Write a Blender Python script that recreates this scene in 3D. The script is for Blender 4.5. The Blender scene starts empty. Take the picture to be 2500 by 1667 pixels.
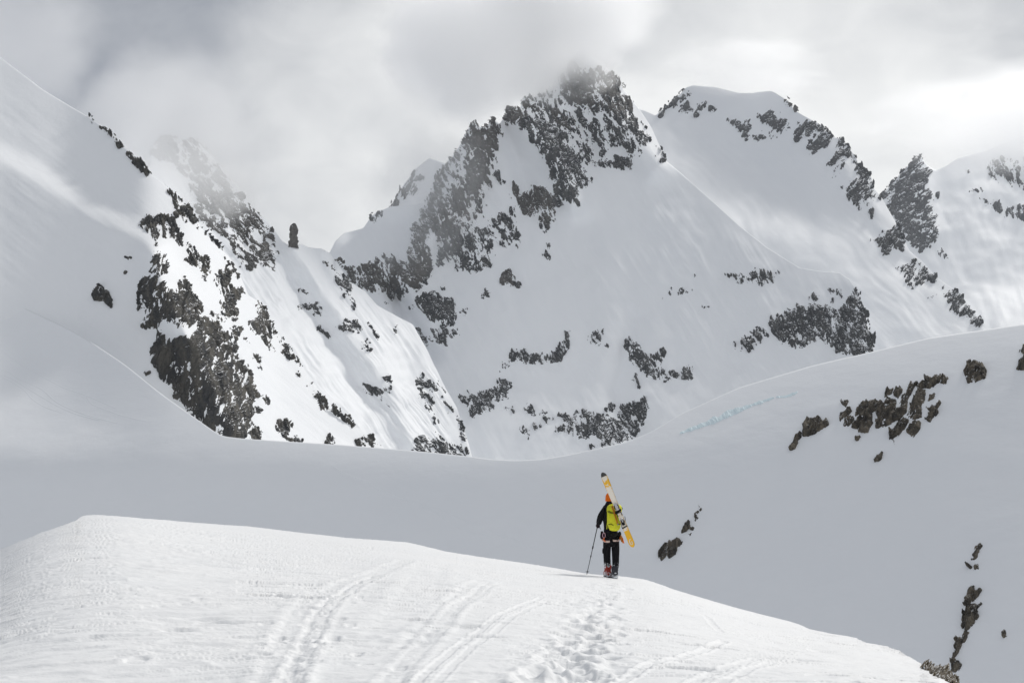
import bpy, math, random
import numpy as np
from mathutils import Vector, Matrix

# ------------------------------------------------------------------ camera, world, sun, exposure
scene = bpy.context.scene
COL = scene.collection
F = 3125.0                      # focal length in photograph pixels (2500 wide)
PITCH = math.atan(216.5 / F)    # horizon lies at row 1050
SP, CP = math.sin(PITCH), math.cos(PITCH)

cd = bpy.data.cameras.new("camera")
cam = bpy.data.objects.new("camera", cd)
COL.objects.link(cam)
cam.location = (0, 0, 0)
cam.rotation_euler = (math.pi / 2 + PITCH, 0, 0)
cd.sensor_width = 36.0
cd.lens = F * 36.0 / 2500.0
cd.clip_start = 0.1
cd.clip_end = 30000
scene.camera = cam

SUN_EL, SUN_AZ = math.radians(41), math.radians(42)
sun_dir = Vector((math.cos(SUN_EL) * math.sin(SUN_AZ), math.cos(SUN_EL) * math.cos(SUN_AZ), math.sin(SUN_EL)))
sl = bpy.data.lights.new("sun", 'SUN')
sl.energy = 1.75
sl.angle = math.radians(9)
sl.color = (1.0, 0.965, 0.91)
so = bpy.data.objects.new("sun", sl)
COL.objects.link(so)
so.rotation_euler = sun_dir.to_track_quat('Z', 'Y').to_euler()

scene.view_settings.view_transform = 'Standard'
scene.view_settings.look = 'None'
scene.view_settings.gamma = 1
scene.view_settings.use_curve_mapping = False
scene.view_settings.exposure = 0.34
scene.cycles.use_denoising = True
scene.cycles.max_bounces = 16
scene.cycles.diffuse_bounces = 4
scene.cycles.volume_bounces = 8
scene.cycles.transparent_max_bounces = 16
scene.cycles.volume_max_steps = 128
scene.cycles.sample_clamp_indirect = 6


def pdir(px, py):
    cx, cy = (px - 1250.0) / F, (833.5 - py) / F
    d = CP - cy * SP
    return cx / d, (SP + cy * CP) / d        # x/Y and z/Y


def P(px, py, Y):
    a, k = pdir(px, py)
    return np.stack([a * Y, Y + 0 * a, k * Y], -1)


world = bpy.data.worlds.new("World")
scene.world = world
world.use_nodes = True
nt = world.node_tree
nt.nodes.clear()
N = nt.nodes.new


def lnk(a, b, t=None):
    (t or nt).links.new(a, b)


def wmath(op, a, b=None, c=None):
    m = N('ShaderNodeMath'); m.operation = op
    for i, v in enumerate((a, b, c)):
        if v is None: continue
        if isinstance(v, (int, float)): m.inputs[i].default_value = v
        else: lnk(v, m.inputs[i])
    return m.outputs[0]


out = N('ShaderNodeOutputWorld'); bg = N('ShaderNodeBackground'); bg.inputs[1].default_value = 0.1
sky = N('ShaderNodeTexSky'); sky.sky_type = 'NISHITA'; sky.sun_disc = False
sky.sun_elevation = SUN_EL; sky.sun_rotation = SUN_AZ
tc = N('ShaderNodeTexCoord')
noi = N('ShaderNodeTexNoise'); noi.inputs['Scale'].default_value = 4.2; noi.inputs['Detail'].default_value = 5
noi.inputs['Roughness'].default_value = 0.5; noi.inputs['Distortion'].default_value = 0.5
mp = N('ShaderNodeMapping'); mp.inputs['Scale'].default_value = (1, 1, 1.7); mp.inputs['Location'].default_value = (0.3, 1.3, 0.2)
lnk(tc.outputs['Generated'], mp.inputs[0]); lnk(mp.outputs[0], noi.inputs['Vector'])
val = wmath('MULTIPLY_ADD', noi.outputs['Fac'], 0.38, 0.245)
# broad bright and dull parts of the cloud cover
dno = N('ShaderNodeTexNoise'); dno.inputs['Scale'].default_value = 5.0; dno.inputs['Detail'].default_value = 4
lnk(tc.outputs['Generated'], dno.inputs['Vector'])
dsb = N('ShaderNodeVectorMath'); dsb.operation = 'SUBTRACT'; lnk(dno.outputs['Color'], dsb.inputs[0]); dsb.inputs[1].default_value = (.5, .5, .5)
dsc = N('ShaderNodeVectorMath'); dsc.operation = 'SCALE'; dsc.inputs['Scale'].default_value = 0.26; lnk(dsb.outputs[0], dsc.inputs[0])
dad = N('ShaderNodeVectorMath'); dad.operation = 'ADD'; lnk(tc.outputs['Generated'], dad.inputs[0]); lnk(dsc.outputs[0], dad.inputs[1])
dnm = N('ShaderNodeVectorMath'); dnm.operation = 'NORMALIZE'; lnk(dad.outputs[0], dnm.inputs[0])
BLOBS = [(1250, 350, 34, 0.16), (1000, 110, 10, 0.17), (1600, 260, 7, 0.10), (2090, 330, 8, 0.10), (-150, -100, 26, -0.24), (-16000, -4500, 78, -0.17), (2500, -90, 9, -0.06),  # widest dull part, left out of view, is added to darken left-facing slopes
         (1350, -60, 6, -0.06), (640, 500, 8, 0.08)]
n2 = N('ShaderNodeTexNoise'); n2.inputs['Scale'].default_value = 11; n2.inputs['Detail'].default_value = 6; n2.inputs['Roughness'].default_value = .58; n2.inputs['Distortion'].default_value = .8
lnk(mp.outputs[0], n2.inputs['Vector'])
val = wmath('ADD', val, wmath('MULTIPLY_ADD', n2.outputs['Fac'], 0.26, -0.13))
for bx, by, rad, amp in BLOBS:
    a_, k_ = pdir(bx, by)
    v = Vector((a_, 1, k_)).normalized()
    dp = N('ShaderNodeVectorMath'); dp.operation = 'DOT_PRODUCT'
    lnk(dnm.outputs[0], dp.inputs[0]); dp.inputs[1].default_value = v
    mr = N('ShaderNodeMapRange'); mr.interpolation_type = 'SMOOTHERSTEP'
    mr.inputs['From Min'].default_value = math.cos(math.radians(rad)); mr.inputs['From Max'].default_value = 1.0
    mr.inputs['To Min'].default_value = 0; mr.inputs['To Max'].default_value = amp
    lnk(dp.outputs['Value'], mr.inputs['Value'])
    val = wmath('ADD', val, mr.outputs[0])
vc = wmath('MULTIPLY', val, 10.0)
tint = N('ShaderNodeCombineColor')
lnk(wmath('MULTIPLY_ADD', val, 1.05, -0.035), tint.inputs[0]); lnk(wmath('MULTIPLY_ADD', val, 1.02, -0.012), tint.inputs[1]); lnk(wmath('MULTIPLY_ADD', val, 0.93, 0.043), tint.inputs[2])
sc10 = N('ShaderNodeVectorMath'); sc10.operation = 'SCALE'; sc10.inputs['Scale'].default_value = 10.0
lnk(tint.outputs[0], sc10.inputs[0])
mx = N('ShaderNodeMix'); mx.data_type = 'RGBA'; mx.inputs[0].default_value = 0.96
lnk(sky.outputs[0], mx.inputs[6]); lnk(sc10.outputs[0], mx.inputs[7])
lnk(mx.outputs[2], bg.inputs[0]); lnk(bg.outputs[0], out.inputs[0])

# ------------------------------------------------------------------ numpy noise
def _hash(ix, iy, s):
    h = (ix.astype(np.int64) * 374761393 + iy.astype(np.int64) * 668265263 + s * 974634777) & 0xffffffff
    h = ((h ^ (h >> 13)) * 1274126177) & 0xffffffff
    h = ((h ^ (h >> 15)) * 2246822519) & 0xffffffff
    return (h ^ (h >> 16)) & 0xffffffff


def rnd(ix, iy, s):
    return _hash(ix, iy, s).astype(np.float64) / 4294967295.0


def pn(x, y, s=0):
    """gradient noise, about -1..1"""
    x0, y0 = np.floor(x), np.floor(y)
    fx, fy = x - x0, y - y0
    u, v = fx * fx * fx * (fx * (fx * 6 - 15) + 10), fy * fy * fy * (fy * (fy * 6 - 15) + 10)
    def g(dx, dy):
        a = rnd(x0 + dx, y0 + dy, s) * 2 * math.pi
        return np.cos(a) * (fx - dx) + np.sin(a) * (fy - dy)
    a, b, c, d = g(0, 0), g(1, 0), g(0, 1), g(1, 1)
    return 1.5 * ((a + (b - a) * u) + ((c + (d - c) * u) - (a + (b - a) * u)) * v)


def fbm(x, y, s=0, o=4, r=0.5):
    t, a, n = 0, 1.0, 0
    for i in range(o):
        t = t + a * pn(x, y, s + i * 17); n += a
        x, y, a = x * 2.03 + 5.1, y * 2.03 + 1.7, a * r
    return t / n * 1.3


def facets(x, y, s=0, tilt=0.9):
    """angular blocks: each Voronoi cell is a flat tilted plate"""
    x0, y0 = np.floor(x), np.floor(y)
    best = np.full(x.shape, 9e9); h = np.zeros(x.shape)
    for dx in (-1, 0, 1):
        for dy in (-1, 0, 1):
            cx, cy = x0 + dx, y0 + dy
            qx, qy = cx + rnd(cx, cy, s), cy + rnd(cx, cy, s + 1)
            d = (x - qx) ** 2 + (y - qy) ** 2
            hh = (rnd(cx, cy, s + 2) - .5) + tilt * ((rnd(cx, cy, s + 3) - .5) * (x - qx) + (rnd(cx, cy, s + 4) - .5) * (y - qy)) * 2
            m = d < best
            best = np.where(m, d, best); h = np.where(m, hh, h)
    return h


def sstep(t):
    t = np.clip(t, 0, 1)
    return t * t * (3 - 2 * t)


def blur(a, sig, axis):
    if sig <= 0: return a
    r = int(sig * 3) + 1
    k = np.exp(-0.5 * (np.arange(-r, r + 1) / sig) ** 2); k /= k.sum()
    pad = [(0, 0)] * a.ndim; pad[axis] = (r, r)
    b = np.pad(a, pad, mode='reflect', reflect_type='odd')
    o = np.zeros_like(a)
    n = a.shape[axis]
    for i, w in enumerate(k):
        sl_ = [slice(None)] * a.ndim; sl_[axis] = slice(i, i + n)
        o += w * b[tuple(sl_)]
    return o


def seg_dist(px, py, pts, closed=False):
    """distance to a polyline, and the parameter along it"""
    d = np.full(px.shape, 9e9)
    n = len(pts)
    for i in range(n if closed else n - 1):
        (ax, ay), (bx, by) = pts[i], pts[(i + 1) % n]
        vx, vy = bx - ax, by - ay
        t = np.clip(((px - ax) * vx + (py - ay) * vy) / (vx * vx + vy * vy + 1e-9), 0, 1)
        d = np.minimum(d, np.hypot(px - ax - t * vx, py - ay - t * vy))
    return d


def sdf(px, py, poly):
    d = seg_dist(px, py, poly, True)
    ins = np.zeros(px.shape, bool)
    n = len(poly)
    for i in range(n):
        (ax, ay), (bx, by) = poly[i], poly[(i + 1) % n]
        if ay == by: continue
        c = ((ay > py) != (by > py)) & (px < (bx - ax) * (py - ay) / (by - ay) + ax)
        ins ^= c
    return np.where(ins, d, -d)


# ------------------------------------------------------------------ materials
def mat(name):
    m = bpy.data.materials.new(name); m.use_nodes = True
    t = m.node_tree; t.nodes.clear()
    o = t.nodes.new('ShaderNodeOutputMaterial'); b = t.nodes.new('ShaderNodeBsdfPrincipled')
    t.links.new(b.outputs[0], o.inputs[0])
    return m, t, b


def noise_node(t, scale, detail=4, rough=.55, vec=None, scl=None, dist=0):
    n = t.nodes.new('ShaderNodeTexNoise')
    n.inputs['Scale'].default_value = scale; n.inputs['Detail'].default_value = detail
    n.inputs['Roughness'].default_value = rough; n.inputs['Distortion'].default_value = dist
    c = t.nodes.new('ShaderNodeTexCoord')
    src = c.outputs['Object']
    if scl:
        mpn = t.nodes.new('ShaderNodeMapping'); mpn.inputs['Scale'].default_value = scl
        if vec: mpn.inputs['Rotation'].default_value = vec
        t.links.new(src, mpn.inputs[0]); src = mpn.outputs[0]
    t.links.new(src, n.inputs['Vector'])
    return n


def snow_mat(name, bscale, bdist, scl=(1, 1, 1), col=(.86, .875, .895), rot=None, strength=.5):
    m, t, b = mat(name)
    n2 = noise_node(t, bscale * .2, 3)
    r = t.nodes.new('ShaderNodeValToRGB')
    r.color_ramp.elements[0].position = .3; r.color_ramp.elements[1].position = .7
    r.color_ramp.elements[0].color = (col[0] * .975, col[1] * .98, col[2] * .985, 1); r.color_ramp.elements[1].color = (*col, 1)
    t.links.new(n2.outputs['Fac'], r.inputs[0]); t.links.new(r.outputs[0], b.inputs['Base Color'])
    b.inputs['Roughness'].default_value = .65
    b.inputs['Specular IOR Level'].default_value = .25
    n = noise_node(t, bscale, 6, .62, rot, scl)
    bp = t.nodes.new('ShaderNodeBump'); bp.inputs['Strength'].default_value = strength; bp.inputs['Distance'].default_value = bdist
    t.links.new(n.outputs['Fac'], bp.inputs['Height']); t.links.new(bp.outputs[0], b.inputs['Normal'])
    return m


def rock_mat(name, c1, c2, scale, snow_at=.78, streak=.35, nz_noise=.35):
    m, t, b = mat(name)
    n = noise_node(t, scale, 8, .6, (0.2, .35, .1), (1, 1, streak))
    r = t.nodes.new('ShaderNodeValToRGB')
    e = r.color_ramp.elements
    e[0].position = .36; e[1].position = .66; e[0].color = (*c1, 1); e[1].color = (*c2, 1)
    x = e.new(.5); x.color = (*[(a + d) / 2 * .8 for a, d in zip(c1, c2)], 1)
    t.links.new(n.outputs['Fac'], r.inputs[0])
    geo = t.nodes.new('ShaderNodeNewGeometry')
    sep = t.nodes.new('ShaderNodeSeparateXYZ'); t.links.new(geo.outputs['Normal'], sep.inputs[0])
    n3 = noise_node(t, scale * 1.6, 5, .65)
    ad = t.nodes.new('ShaderNodeMath'); ad.operation = 'MULTIPLY_ADD'
    t.links.new(n3.outputs['Fac'], ad.inputs[0]); ad.inputs[1].default_value = nz_noise * 2
    t.links.new(sep.outputs[2], ad.inputs[2])
    mrn = t.nodes.new('ShaderNodeMapRange'); mrn.inputs['From Min'].default_value = snow_at + nz_noise - .03
    mrn.inputs['From Max'].default_value = snow_at + nz_noise + .05
    t.links.new(ad.outputs[0], mrn.inputs['Value'])
    mix = t.nodes.new('ShaderNodeMix'); mix.data_type = 'RGBA'
    t.links.new(mrn.outputs[0], mix.inputs[0]); t.links.new(r.outputs[0], mix.inputs[6]); mix.inputs[7].default_value = (.84, .855, .88, 1)
    t.links.new(mix.outputs[2], b.inputs['Base Color'])
    b.inputs['Roughness'].default_value = .85; b.inputs['Specular IOR Level'].default_value = .2
    bp = t.nodes.new('ShaderNodeBump'); bp.inputs['Strength'].default_value = .7; bp.inputs['Distance'].default_value = 1.2 / scale * .25
    t.links.new(n.outputs['Fac'], bp.inputs['Height']); t.links.new(bp.outputs[0], b.inputs['Normal'])
    return m


M_far = snow_mat("snow_far", .03, 2.0, (1, 1, .45), strength=.35)
M_mid = snow_mat("snow_mid", .16, .35, (.6, .5, 1.6), strength=.5)
M_near = snow_mat("snow_near", 2.6, .05, (1, 2.2, 1), col=(.87, .875, .88), rot=(0, 0, .25), strength=.5)
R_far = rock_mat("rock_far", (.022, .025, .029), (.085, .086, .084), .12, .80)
R_mist = rock_mat("rock_mist_paled", (.065, .062, .057), (.125, .118, .108), .10, .82)  # paler rock: the haze of the mist is painted into its colours
R_cliff = rock_mat("rock_cliff", (.028, .030, .033), (.105, .097, .082), .22, .93, .25, .3)
R_near = rock_mat("rock_near", (.024, .021, .018), (.17, .145, .11), .8, .93, .4, .25)
R_fore = rock_mat("rock_foreground", (.04, .03, .018), (.20, .16, .10), 6, .97, .5, .2)


def mesh_obj(name, V, faces, m, parent=None, smooth=True, kind=None):
    me = bpy.data.meshes.new(name)
    V = np.ascontiguousarray(V, dtype=np.float32)
    if isinstance(faces, np.ndarray):
        nf, k = faces.shape
        me.vertices.add(len(V)); me.vertices.foreach_set('co', V.ravel())
        me.loops.add(nf * k); me.polygons.add(nf)
        me.loops.foreach_set('vertex_index', faces.astype(np.int32).ravel())
        me.polygons.foreach_set('loop_start', np.arange(0, nf * k, k, dtype=np.int32))
        me.polygons.foreach_set('loop_total', np.full(nf, k, dtype=np.int32))
        me.update(calc_edges=True)
    else:
        me.from_pydata([tuple(map(float, v)) for v in V], [], faces)
    me.polygons.foreach_set('use_smooth', np.full(len(me.polygons), smooth))
    me.validate()
    me.materials.append(m)
    o = bpy.data.objects.new(name, me); COL.objects.link(o)
    if parent: o.parent = parent
    if kind: o['kind'] = kind
    return o


def grid_faces(nr, nc):
    i = np.arange(nr * nc).reshape(nr, nc)
    return np.stack([i[:-1, :-1], i[:-1, 1:], i[1:, 1:], i[1:, :-1]], -1).reshape(-1, 4)


def grid_normals(G):
    du = np.gradient(G, axis=1); dv = np.gradient(G, axis=0)
    n = np.cross(du, dv)
    n /= np.linalg.norm(n, axis=-1, keepdims=True) + 1e-12
    return n


class Sheet:
    """a slope: rows climb from a hidden foot line to its ridge; each band between two lines has its own steepness"""
    def __init__(s, x0, x1, dx, nrow, ybase, lines, mater, name, label=None, blend=20, lat=50, rsig=0, relief=None, ribs=(), back=(12, 60, 220), vpow=1.0, adjust=None):
        s.c = np.arange(x0, x1 + dx, dx, dtype=float); c = s.c
        L = [blur(np.interp(c, *zip(*l[0])), l[2] if len(l) > 2 else (rsig if i == len(lines) - 1 else lat * .5), 0) for i, l in enumerate(lines)]
        for i in range(1, len(L)): L[i] = np.minimum(L[i], L[i - 1] - 1.0)
        th = [None] + [np.tan(np.radians(blur(np.interp(c, *zip(*l[1])), lat, 0))) for l in lines[1:]]
        v = np.linspace(0, 1, nrow)
        v = 1 - (1 - v) ** vpow
        s.v = v
        s.L0, s.LR = L[0], L[-1]
        py = L[0][None] + (L[-1] - L[0])[None] * v[:, None]
        px = np.repeat(c[None], nrow, 0)
        # integrate the steepness upwards on a regular grid, smooth sideways, then sample it at the sheet's rows
        R = np.arange(L[0].max() + 2, L[-1].min() - 12, -2.0)[:, None]
        tn = np.repeat(th[1][None], len(R), 0)
        for i in range(1, len(L) - 1):
            f = sstep((L[i][None] - R) / blend + .5)
            tn = tn + (th[i + 1] - th[i])[None] * f
        _, k = pdir(np.repeat(c[None], len(R), 0), R + 0 * c[None])
        tn = np.maximum(tn, k + .06)
        ln = np.zeros_like(k)
        dk = np.diff(k, axis=0); tm = (tn[1:] + tn[:-1]) / 2; km = (k[1:] + k[:-1]) / 2
        ln[1:] = np.cumsum(dk / (tm - km), 0)
        L0s = blur(L[0], lat * .6, 0)
        fi = np.clip((R[0, 0] - L0s) / 2.0, 0, len(R) - 1.01); i0 = fi.astype(int); cc = np.arange(len(c))
        at0 = ln[i0, cc] * (1 - (fi - i0)) + ln[i0 + 1, cc] * (fi - i0)
        ln = ln - at0[None] + np.log(blur(np.interp(c, *zip(*ybase)), lat, 0))[None]
        ln = blur(ln, lat, 1)
        fi = np.clip((R[0, 0] - py) / 2.0, 0, len(R) - 1.01); i0 = fi.astype(int); cc = np.repeat(cc[None], nrow, 0)
        Y = np.exp(ln[i0, cc] * (1 - (fi - i0)) + ln[i0 + 1, cc] * (fi - i0))
        for pts, w, a in ribs:                       # spurs stand forward (a>0), gullies lie back (a<0), in metres
            d = seg_dist(px, py, pts)
            Y = Y - a * np.exp(-(d / w) ** 2)
        if adjust is not None: Y = adjust(px, py, Y)
        s.lnY = np.log(Y)
        G = P(px, py, Y)
        nrm = grid_normals(G)
        D = np.zeros_like(Y)
        if relief is not None: D = relief(px, py, Y, G) * (0.25 + .75 * sstep((1 - v[:, None]) * 6))
        s.n, s.D, s.G = nrm, D, G + nrm * D[..., None]
        rows = [s.G]
        for b in back:
            r = s.G[-1].copy(); r[:, 1] += b * 1.0; r[:, 2] -= b * (.55 if b < 100 else .9); rows.append(r[None])
        A = np.concatenate(rows, 0)
        s.obj = mesh_obj(name, A.reshape(-1, 3), grid_faces(A.shape[0], A.shape[1]), mater, kind='structure')
        if label: s.obj['label'] = label

    def look(s, px, py):
        ci = np.clip((px - s.c[0]) / (s.c[1] - s.c[0]), 0, len(s.c) - 1.001)
        L0, LR = np.interp(px, s.c, s.L0), np.interp(px, s.c, s.LR)
        vv = np.clip((py - L0) / (LR - L0), 0, 1)
        ri = np.clip(np.interp(vv, s.v, np.arange(len(s.v))), 0, len(s.v) - 1.001)
        c0, r0 = ci.astype(int), ri.astype(int); fc, fr = ci - c0, ri - r0
        def bl(A):
            f1, f2 = (fc, fr) if A.ndim == 2 else (fc[..., None], fr[..., None])
            return (A[r0, c0] * (1 - f1) + A[r0, c0 + 1] * f1) * (1 - f2) + (A[r0 + 1, c0] * (1 - f1) + A[r0 + 1, c0 + 1] * f1) * f2
        return np.exp(bl(s.lnY)), bl(s.n), bl(s.D)

    def point(s, px, py, lift=0.0):
        px, py = np.asarray(px, float), np.asarray(py, float)
        Y, n, D = s.look(px, py)
        return P(px, py, Y) + n * (D + lift)[..., None] if np.ndim(lift) else P(px, py, Y) + n * (D[..., None] + lift)


ORI = dict(A=(0, 0), B=(830, 0), C=(1660, 0), D=(0, 550), E=(830, 550), F=(1660, 550), G=(0, 1107), H=(830, 1107), I=(1660, 1107))
Q = 840 / 2352.


def tr(k, pts):
    ox, oy = ORI[k]
    return [(ox + x * Q, oy + y * Q) for x, y in pts]


def rock(sheet, polys, dens, m, parent, name='rock_face', label=None, cell=11, amp=6, step=1.5, rough=.6, ang=0.5, edge=7, seed=0, stretch=2.3, wobble=3, bare=.30):
    """bare rock standing out of the snow: blocks and plates pushed out of the slope; snow fills whatever lies lower"""
    xs = [p[0] for q in polys for p in q]; ys = [p[1] for q in polys for p in q]
    m_ = edge + 4
    gx = np.arange(min(xs) - m_, max(xs) + m_, step); gy = np.arange(max(ys) + m_, min(ys) - m_, -step)
    px, py = np.meshgrid(gx, gy)
    wx = px + wobble * fbm(px / 14, py / 14, seed + 5, 3); wy = py + wobble * fbm(px / 14 + 9, py / 14, seed + 6, 3)
    sd = np.full(px.shape, -1e9)
    for q in polys: sd = np.maximum(sd, sdf(wx, wy, q))
    ca, sa = math.cos(ang), math.sin(ang)
    u, w = (px * ca + py * sa) , (-px * sa + py * ca) / stretch
    u = u + cell * .18 * fbm(px / (cell * 1.6), py / (cell * 1.6), seed + 70, 3); w = w + cell * .18 * fbm(px / (cell * 1.6), py / (cell * 1.6), seed + 71, 3)
    f1 = facets(u / cell + seed, w / cell, seed + 11)
    f2 = facets(u / (cell * .45) + .12 * pn(px / 7, py / 7, seed + 9), w / (cell * .45) + .12 * pn(px / 7, py / 7, seed + 10), seed + 31)
    nz = fbm(u / (cell * 2.4), w / (cell * 2.0), seed + 50, 5, .6)
    fine = fbm(u / (cell * .30), w / (cell * .36), seed + 60, 4, .75)
    gul = sstep((1 - np.abs(fbm(u / (cell * .9), w / (cell * 2.2), seed + 80, 3)) * 2.2 - .78) / .2) * sstep(fbm(px / 30, py / 30, seed + 81, 2) * 1.5 + .45)
    led = sstep((1 - np.abs(fbm(w / (cell * .8), u / (cell * 2.4), seed + 85, 3)) * 2.2 - .80) / .2) * sstep(fbm(px / 26, py / 26, seed + 86, 2) * 1.5 + .3)
    h = dens * 1.05 - bare + .42 * np.clip(sd / edge, -3, 1) + rough / .6 * (.68 * f1 + .42 * f2 + .68 * nz + .50 * fine - .75 * gul - .55 * led)
    h = np.where(sd < -edge, -1, h)
    Y, n, D = sheet.look(px, py)
    u_m = Y / F
    g = np.sign(h) * np.abs(np.clip(h, -1, 1.6)) ** .7
    k_ = sstep(h / .35)
    disp = u_m * amp * (.8 * g + k_ * (1.1 * f1 + .45 * f2 + .10 * fine + .5 * nz))
    disp = np.where(h < 0, u_m * amp * np.clip(h, -1, 0) * 1.2 - .02 * u_m, np.maximum(disp, u_m * .35))
    V = P(px, py, Y) + n * (D + disp)[..., None]
    Fc = grid_faces(*px.shape)
    hf = h.ravel()
    keep = (hf[Fc] > 0).sum(1) >= 1
    Fc = Fc[keep]
    if len(Fc) == 0: return None
    used = np.unique(Fc); remap = np.full(px.size, -1); remap[used] = np.arange(len(used))
    o = mesh_obj(name, V.reshape(-1, 3)[used], remap[Fc], m, parent, smooth=False)
    if label: o['label'] = label
    return o


# ------------------------------------------------------------------ the far mountains
def far_relief(sc_, amp, ang, fl=1.0, seed=0):
    def f(px, py, Y, G):
        ca, sa = math.cos(ang), math.sin(ang)
        along, across = px * ca + py * sa, -px * sa + py * ca
        u = Y / F
        r = fbm(px / (130 * sc_), py / (110 * sc_), seed, 3) * 9
        bend = along + 0.25 * across
        rib = fbm(bend / (260 * sc_), across / (52 * sc_) + .6 * fbm(px / 200, py / 200, seed + 1, 2), seed + 6, 3) * 3.6
        flu = fbm(along / (170 * sc_) + .5 * fbm(px / 120, py / 120, seed + 2, 2), across / (15 * sc_), seed + 3, 4) * 2.0 * fl
        flu *= sstep(fbm(px / 120, py / 120, seed + 8, 2) * 1.2 + .55)
        r = r + rib
        return u * amp * (r + flu)
    return f


far_right = Sheet(2080, 2900, 5, 120, [(2080, 2100), (2900, 2000)], [
    ([(2080, 900), (2900, 900)],),
    ([(2080, 760), (2300, 760), (2400, 740), (2500, 690), (2900, 600)], [(2080, 24), (2400, 22), (2900, 24)]),
    ([(2080, 560), (2151, 480), (2175, 452), (2200, 422), (2225, 398), (2246, 380), (2262, 402), (2285, 416), (2310, 405), (2338, 386), (2410, 366), (2500, 330), (2700, 260), (2900, 260)],
     [(2080, 50), (2900, 46)])], M_far, 'mountain', 'snowy mountain with a dark rock pyramid at the far right edge, its top lost in cloud',
    blend=60, lat=14, relief=far_relief(.8, .8, 1.2, seed=40), ribs=[([(2246, 380), (2200, 520)], 22, 18), ([(2246, 380), (2270, 560)], 22, 18)])

right_peak = Sheet(1480, 2560, 3, 240, [(1480, 1500), (1800, 1430), (2100, 1330), (2560, 1300)], [
    ([(1480, 800), (1900, 820), (2300, 900), (2560, 900)],),
    ([(1480, 520), (1660, 560), (1900, 600), (1974, 611), (2081, 654), (2160, 721), (2267, 796), (2560, 890)], [(1480, 44), (2560, 44)]),
    ([(1480, 330), (1660, 364), (1800, 430), (1900, 490), (2000, 565), (2100, 650), (2160, 695), (2300, 790), (2560, 880)], [(1480, 24), (1900, 20), (2560, 22)]),
    ([(1480, 250), (1573, 270), (1601, 282), (1620, 266), (1632, 256), (1645, 240), (1660, 232), (1676, 214), (1692, 209), (1749, 213), (1803, 227), (1839, 227), (1881, 223),
      (1892, 227), (1922, 246), (1942, 271), (1964, 284), (2003, 304), (2028, 332), (2053, 339), (2071, 357), (2092, 389), (2098, 410), (2128, 434), (2132, 458), (2151, 480),
      (2185, 539), (2199, 571), (2222, 614), (2253, 639), (2289, 679), (2335, 711), (2374, 754), (2397, 787), (2450, 850), (2560, 885)], [(1480, 36), (1700, 40), (2000, 42), (2200, 40), (2560, 35)])],
    M_far, 'mountain', 'broad snowy peak right of the main summit with a rocky right ridge', blend=110, lat=36, relief=far_relief(1.1, .7, .75, .35, seed=60),
    ribs=[([(2000, 330), (2200, 600)], 30, 10)])

far_ridge = Sheet(900, 1300, 5, 60, [(900, 1500), (1300, 1500)], [
    ([(900, 650), (1300, 650)],),
    ([(900, 600), (940, 525), (955, 505), (984, 453), (1016, 411), (1050, 385), (1090, 400), (1130, 460), (1300, 560)], [(900, 48), (1300, 48)])],
    M_far, 'mountain', 'faint snowy ridge fading into cloud behind the left shoulder of the main peak', lat=6, relief=far_relief(.8, .7, 1.2, seed=80))

main_peak = Sheet(760, 2150, 3, 350, [(760, 990), (1000, 950), (1200, 915), (1500, 905), (1750, 895), (2000, 880), (2150, 870)], [
    ([(760, 1180), (1500, 1150), (2150, 1000)],),
    ([(760, 900), (1000, 900), (1200, 960), (1500, 950), (1700, 860), (2000, 760), (2150, 900)], [(760, 40), (1200, 33), (1500, 36), (2150, 42)]),
    ([(760, 700), (860, 690), (1000, 690), (1120, 660), (1300, 560), (1420, 490), (1560, 420), (1700, 560), (2000, 720), (2150, 880)], [(760, 44), (1200, 46), (1500, 44), (2150, 42)]),
    ([(760, 640), (800, 625), (819, 589), (840, 570), (887, 557), (907, 528), (919, 519), (955, 505), (1000, 500), (1036, 496), (1051, 468), (1069, 425), (1094, 393), (1108, 378), (1126, 350),
      (1141, 318), (1158, 298), (1169, 311), (1184, 312), (1203, 291), (1219, 303), (1233, 282), (1241, 264), (1271, 264), (1275, 238), (1294, 240), (1330, 228), (1358, 210), (1373, 186),
      (1394, 152), (1405, 136), (1419, 116), (1433, 125), (1469, 154), (1487, 171), (1508, 195), (1524, 221), (1544, 246), (1566, 275), (1590, 312), (1626, 393), (1701, 457), (1807, 553),
      (1870, 603), (1953, 655), (2010, 664), (2049, 666), (2074, 682), (2090, 707), (2106, 750), (2117, 793), (2135, 857), (2150, 900)],
     [(760, 45), (1000, 52), (1400, 56), (1550, 50), (1800, 40), (2150, 38)])],
    M_far, 'mountain', 'steep main peak with rock buttresses, its left summit ridge lost in cloud', blend=90, lat=44, relief=far_relief(1.0, .8, 1.02, .9, seed=20), ribs=[
        ([(1158, 300), (1140, 400), (1080, 520), (1040, 600), (1000, 680)], 40, 34),
        ([(1270, 290), (1330, 350), (1375, 420), (1400, 490)], 38, 34),
        ([(1230, 300), (1270, 420), (1300, 500)], 26, -14),
        ([(1440, 160), (1500, 290), (1560, 360), (1600, 400)], 45, 30),
        ([(1400, 300), (1440, 380)], 25, -12),
        ([(960, 700), (1010, 800), (1050, 870)], 22, -26),
        ([(860, 560), (960, 560)], 40, -20),
        ([(1550, 780), (1500, 950), (1560, 1050)], 30, -10),
        ([(2090, 700), (2110, 850)], 30, 12)])

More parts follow.
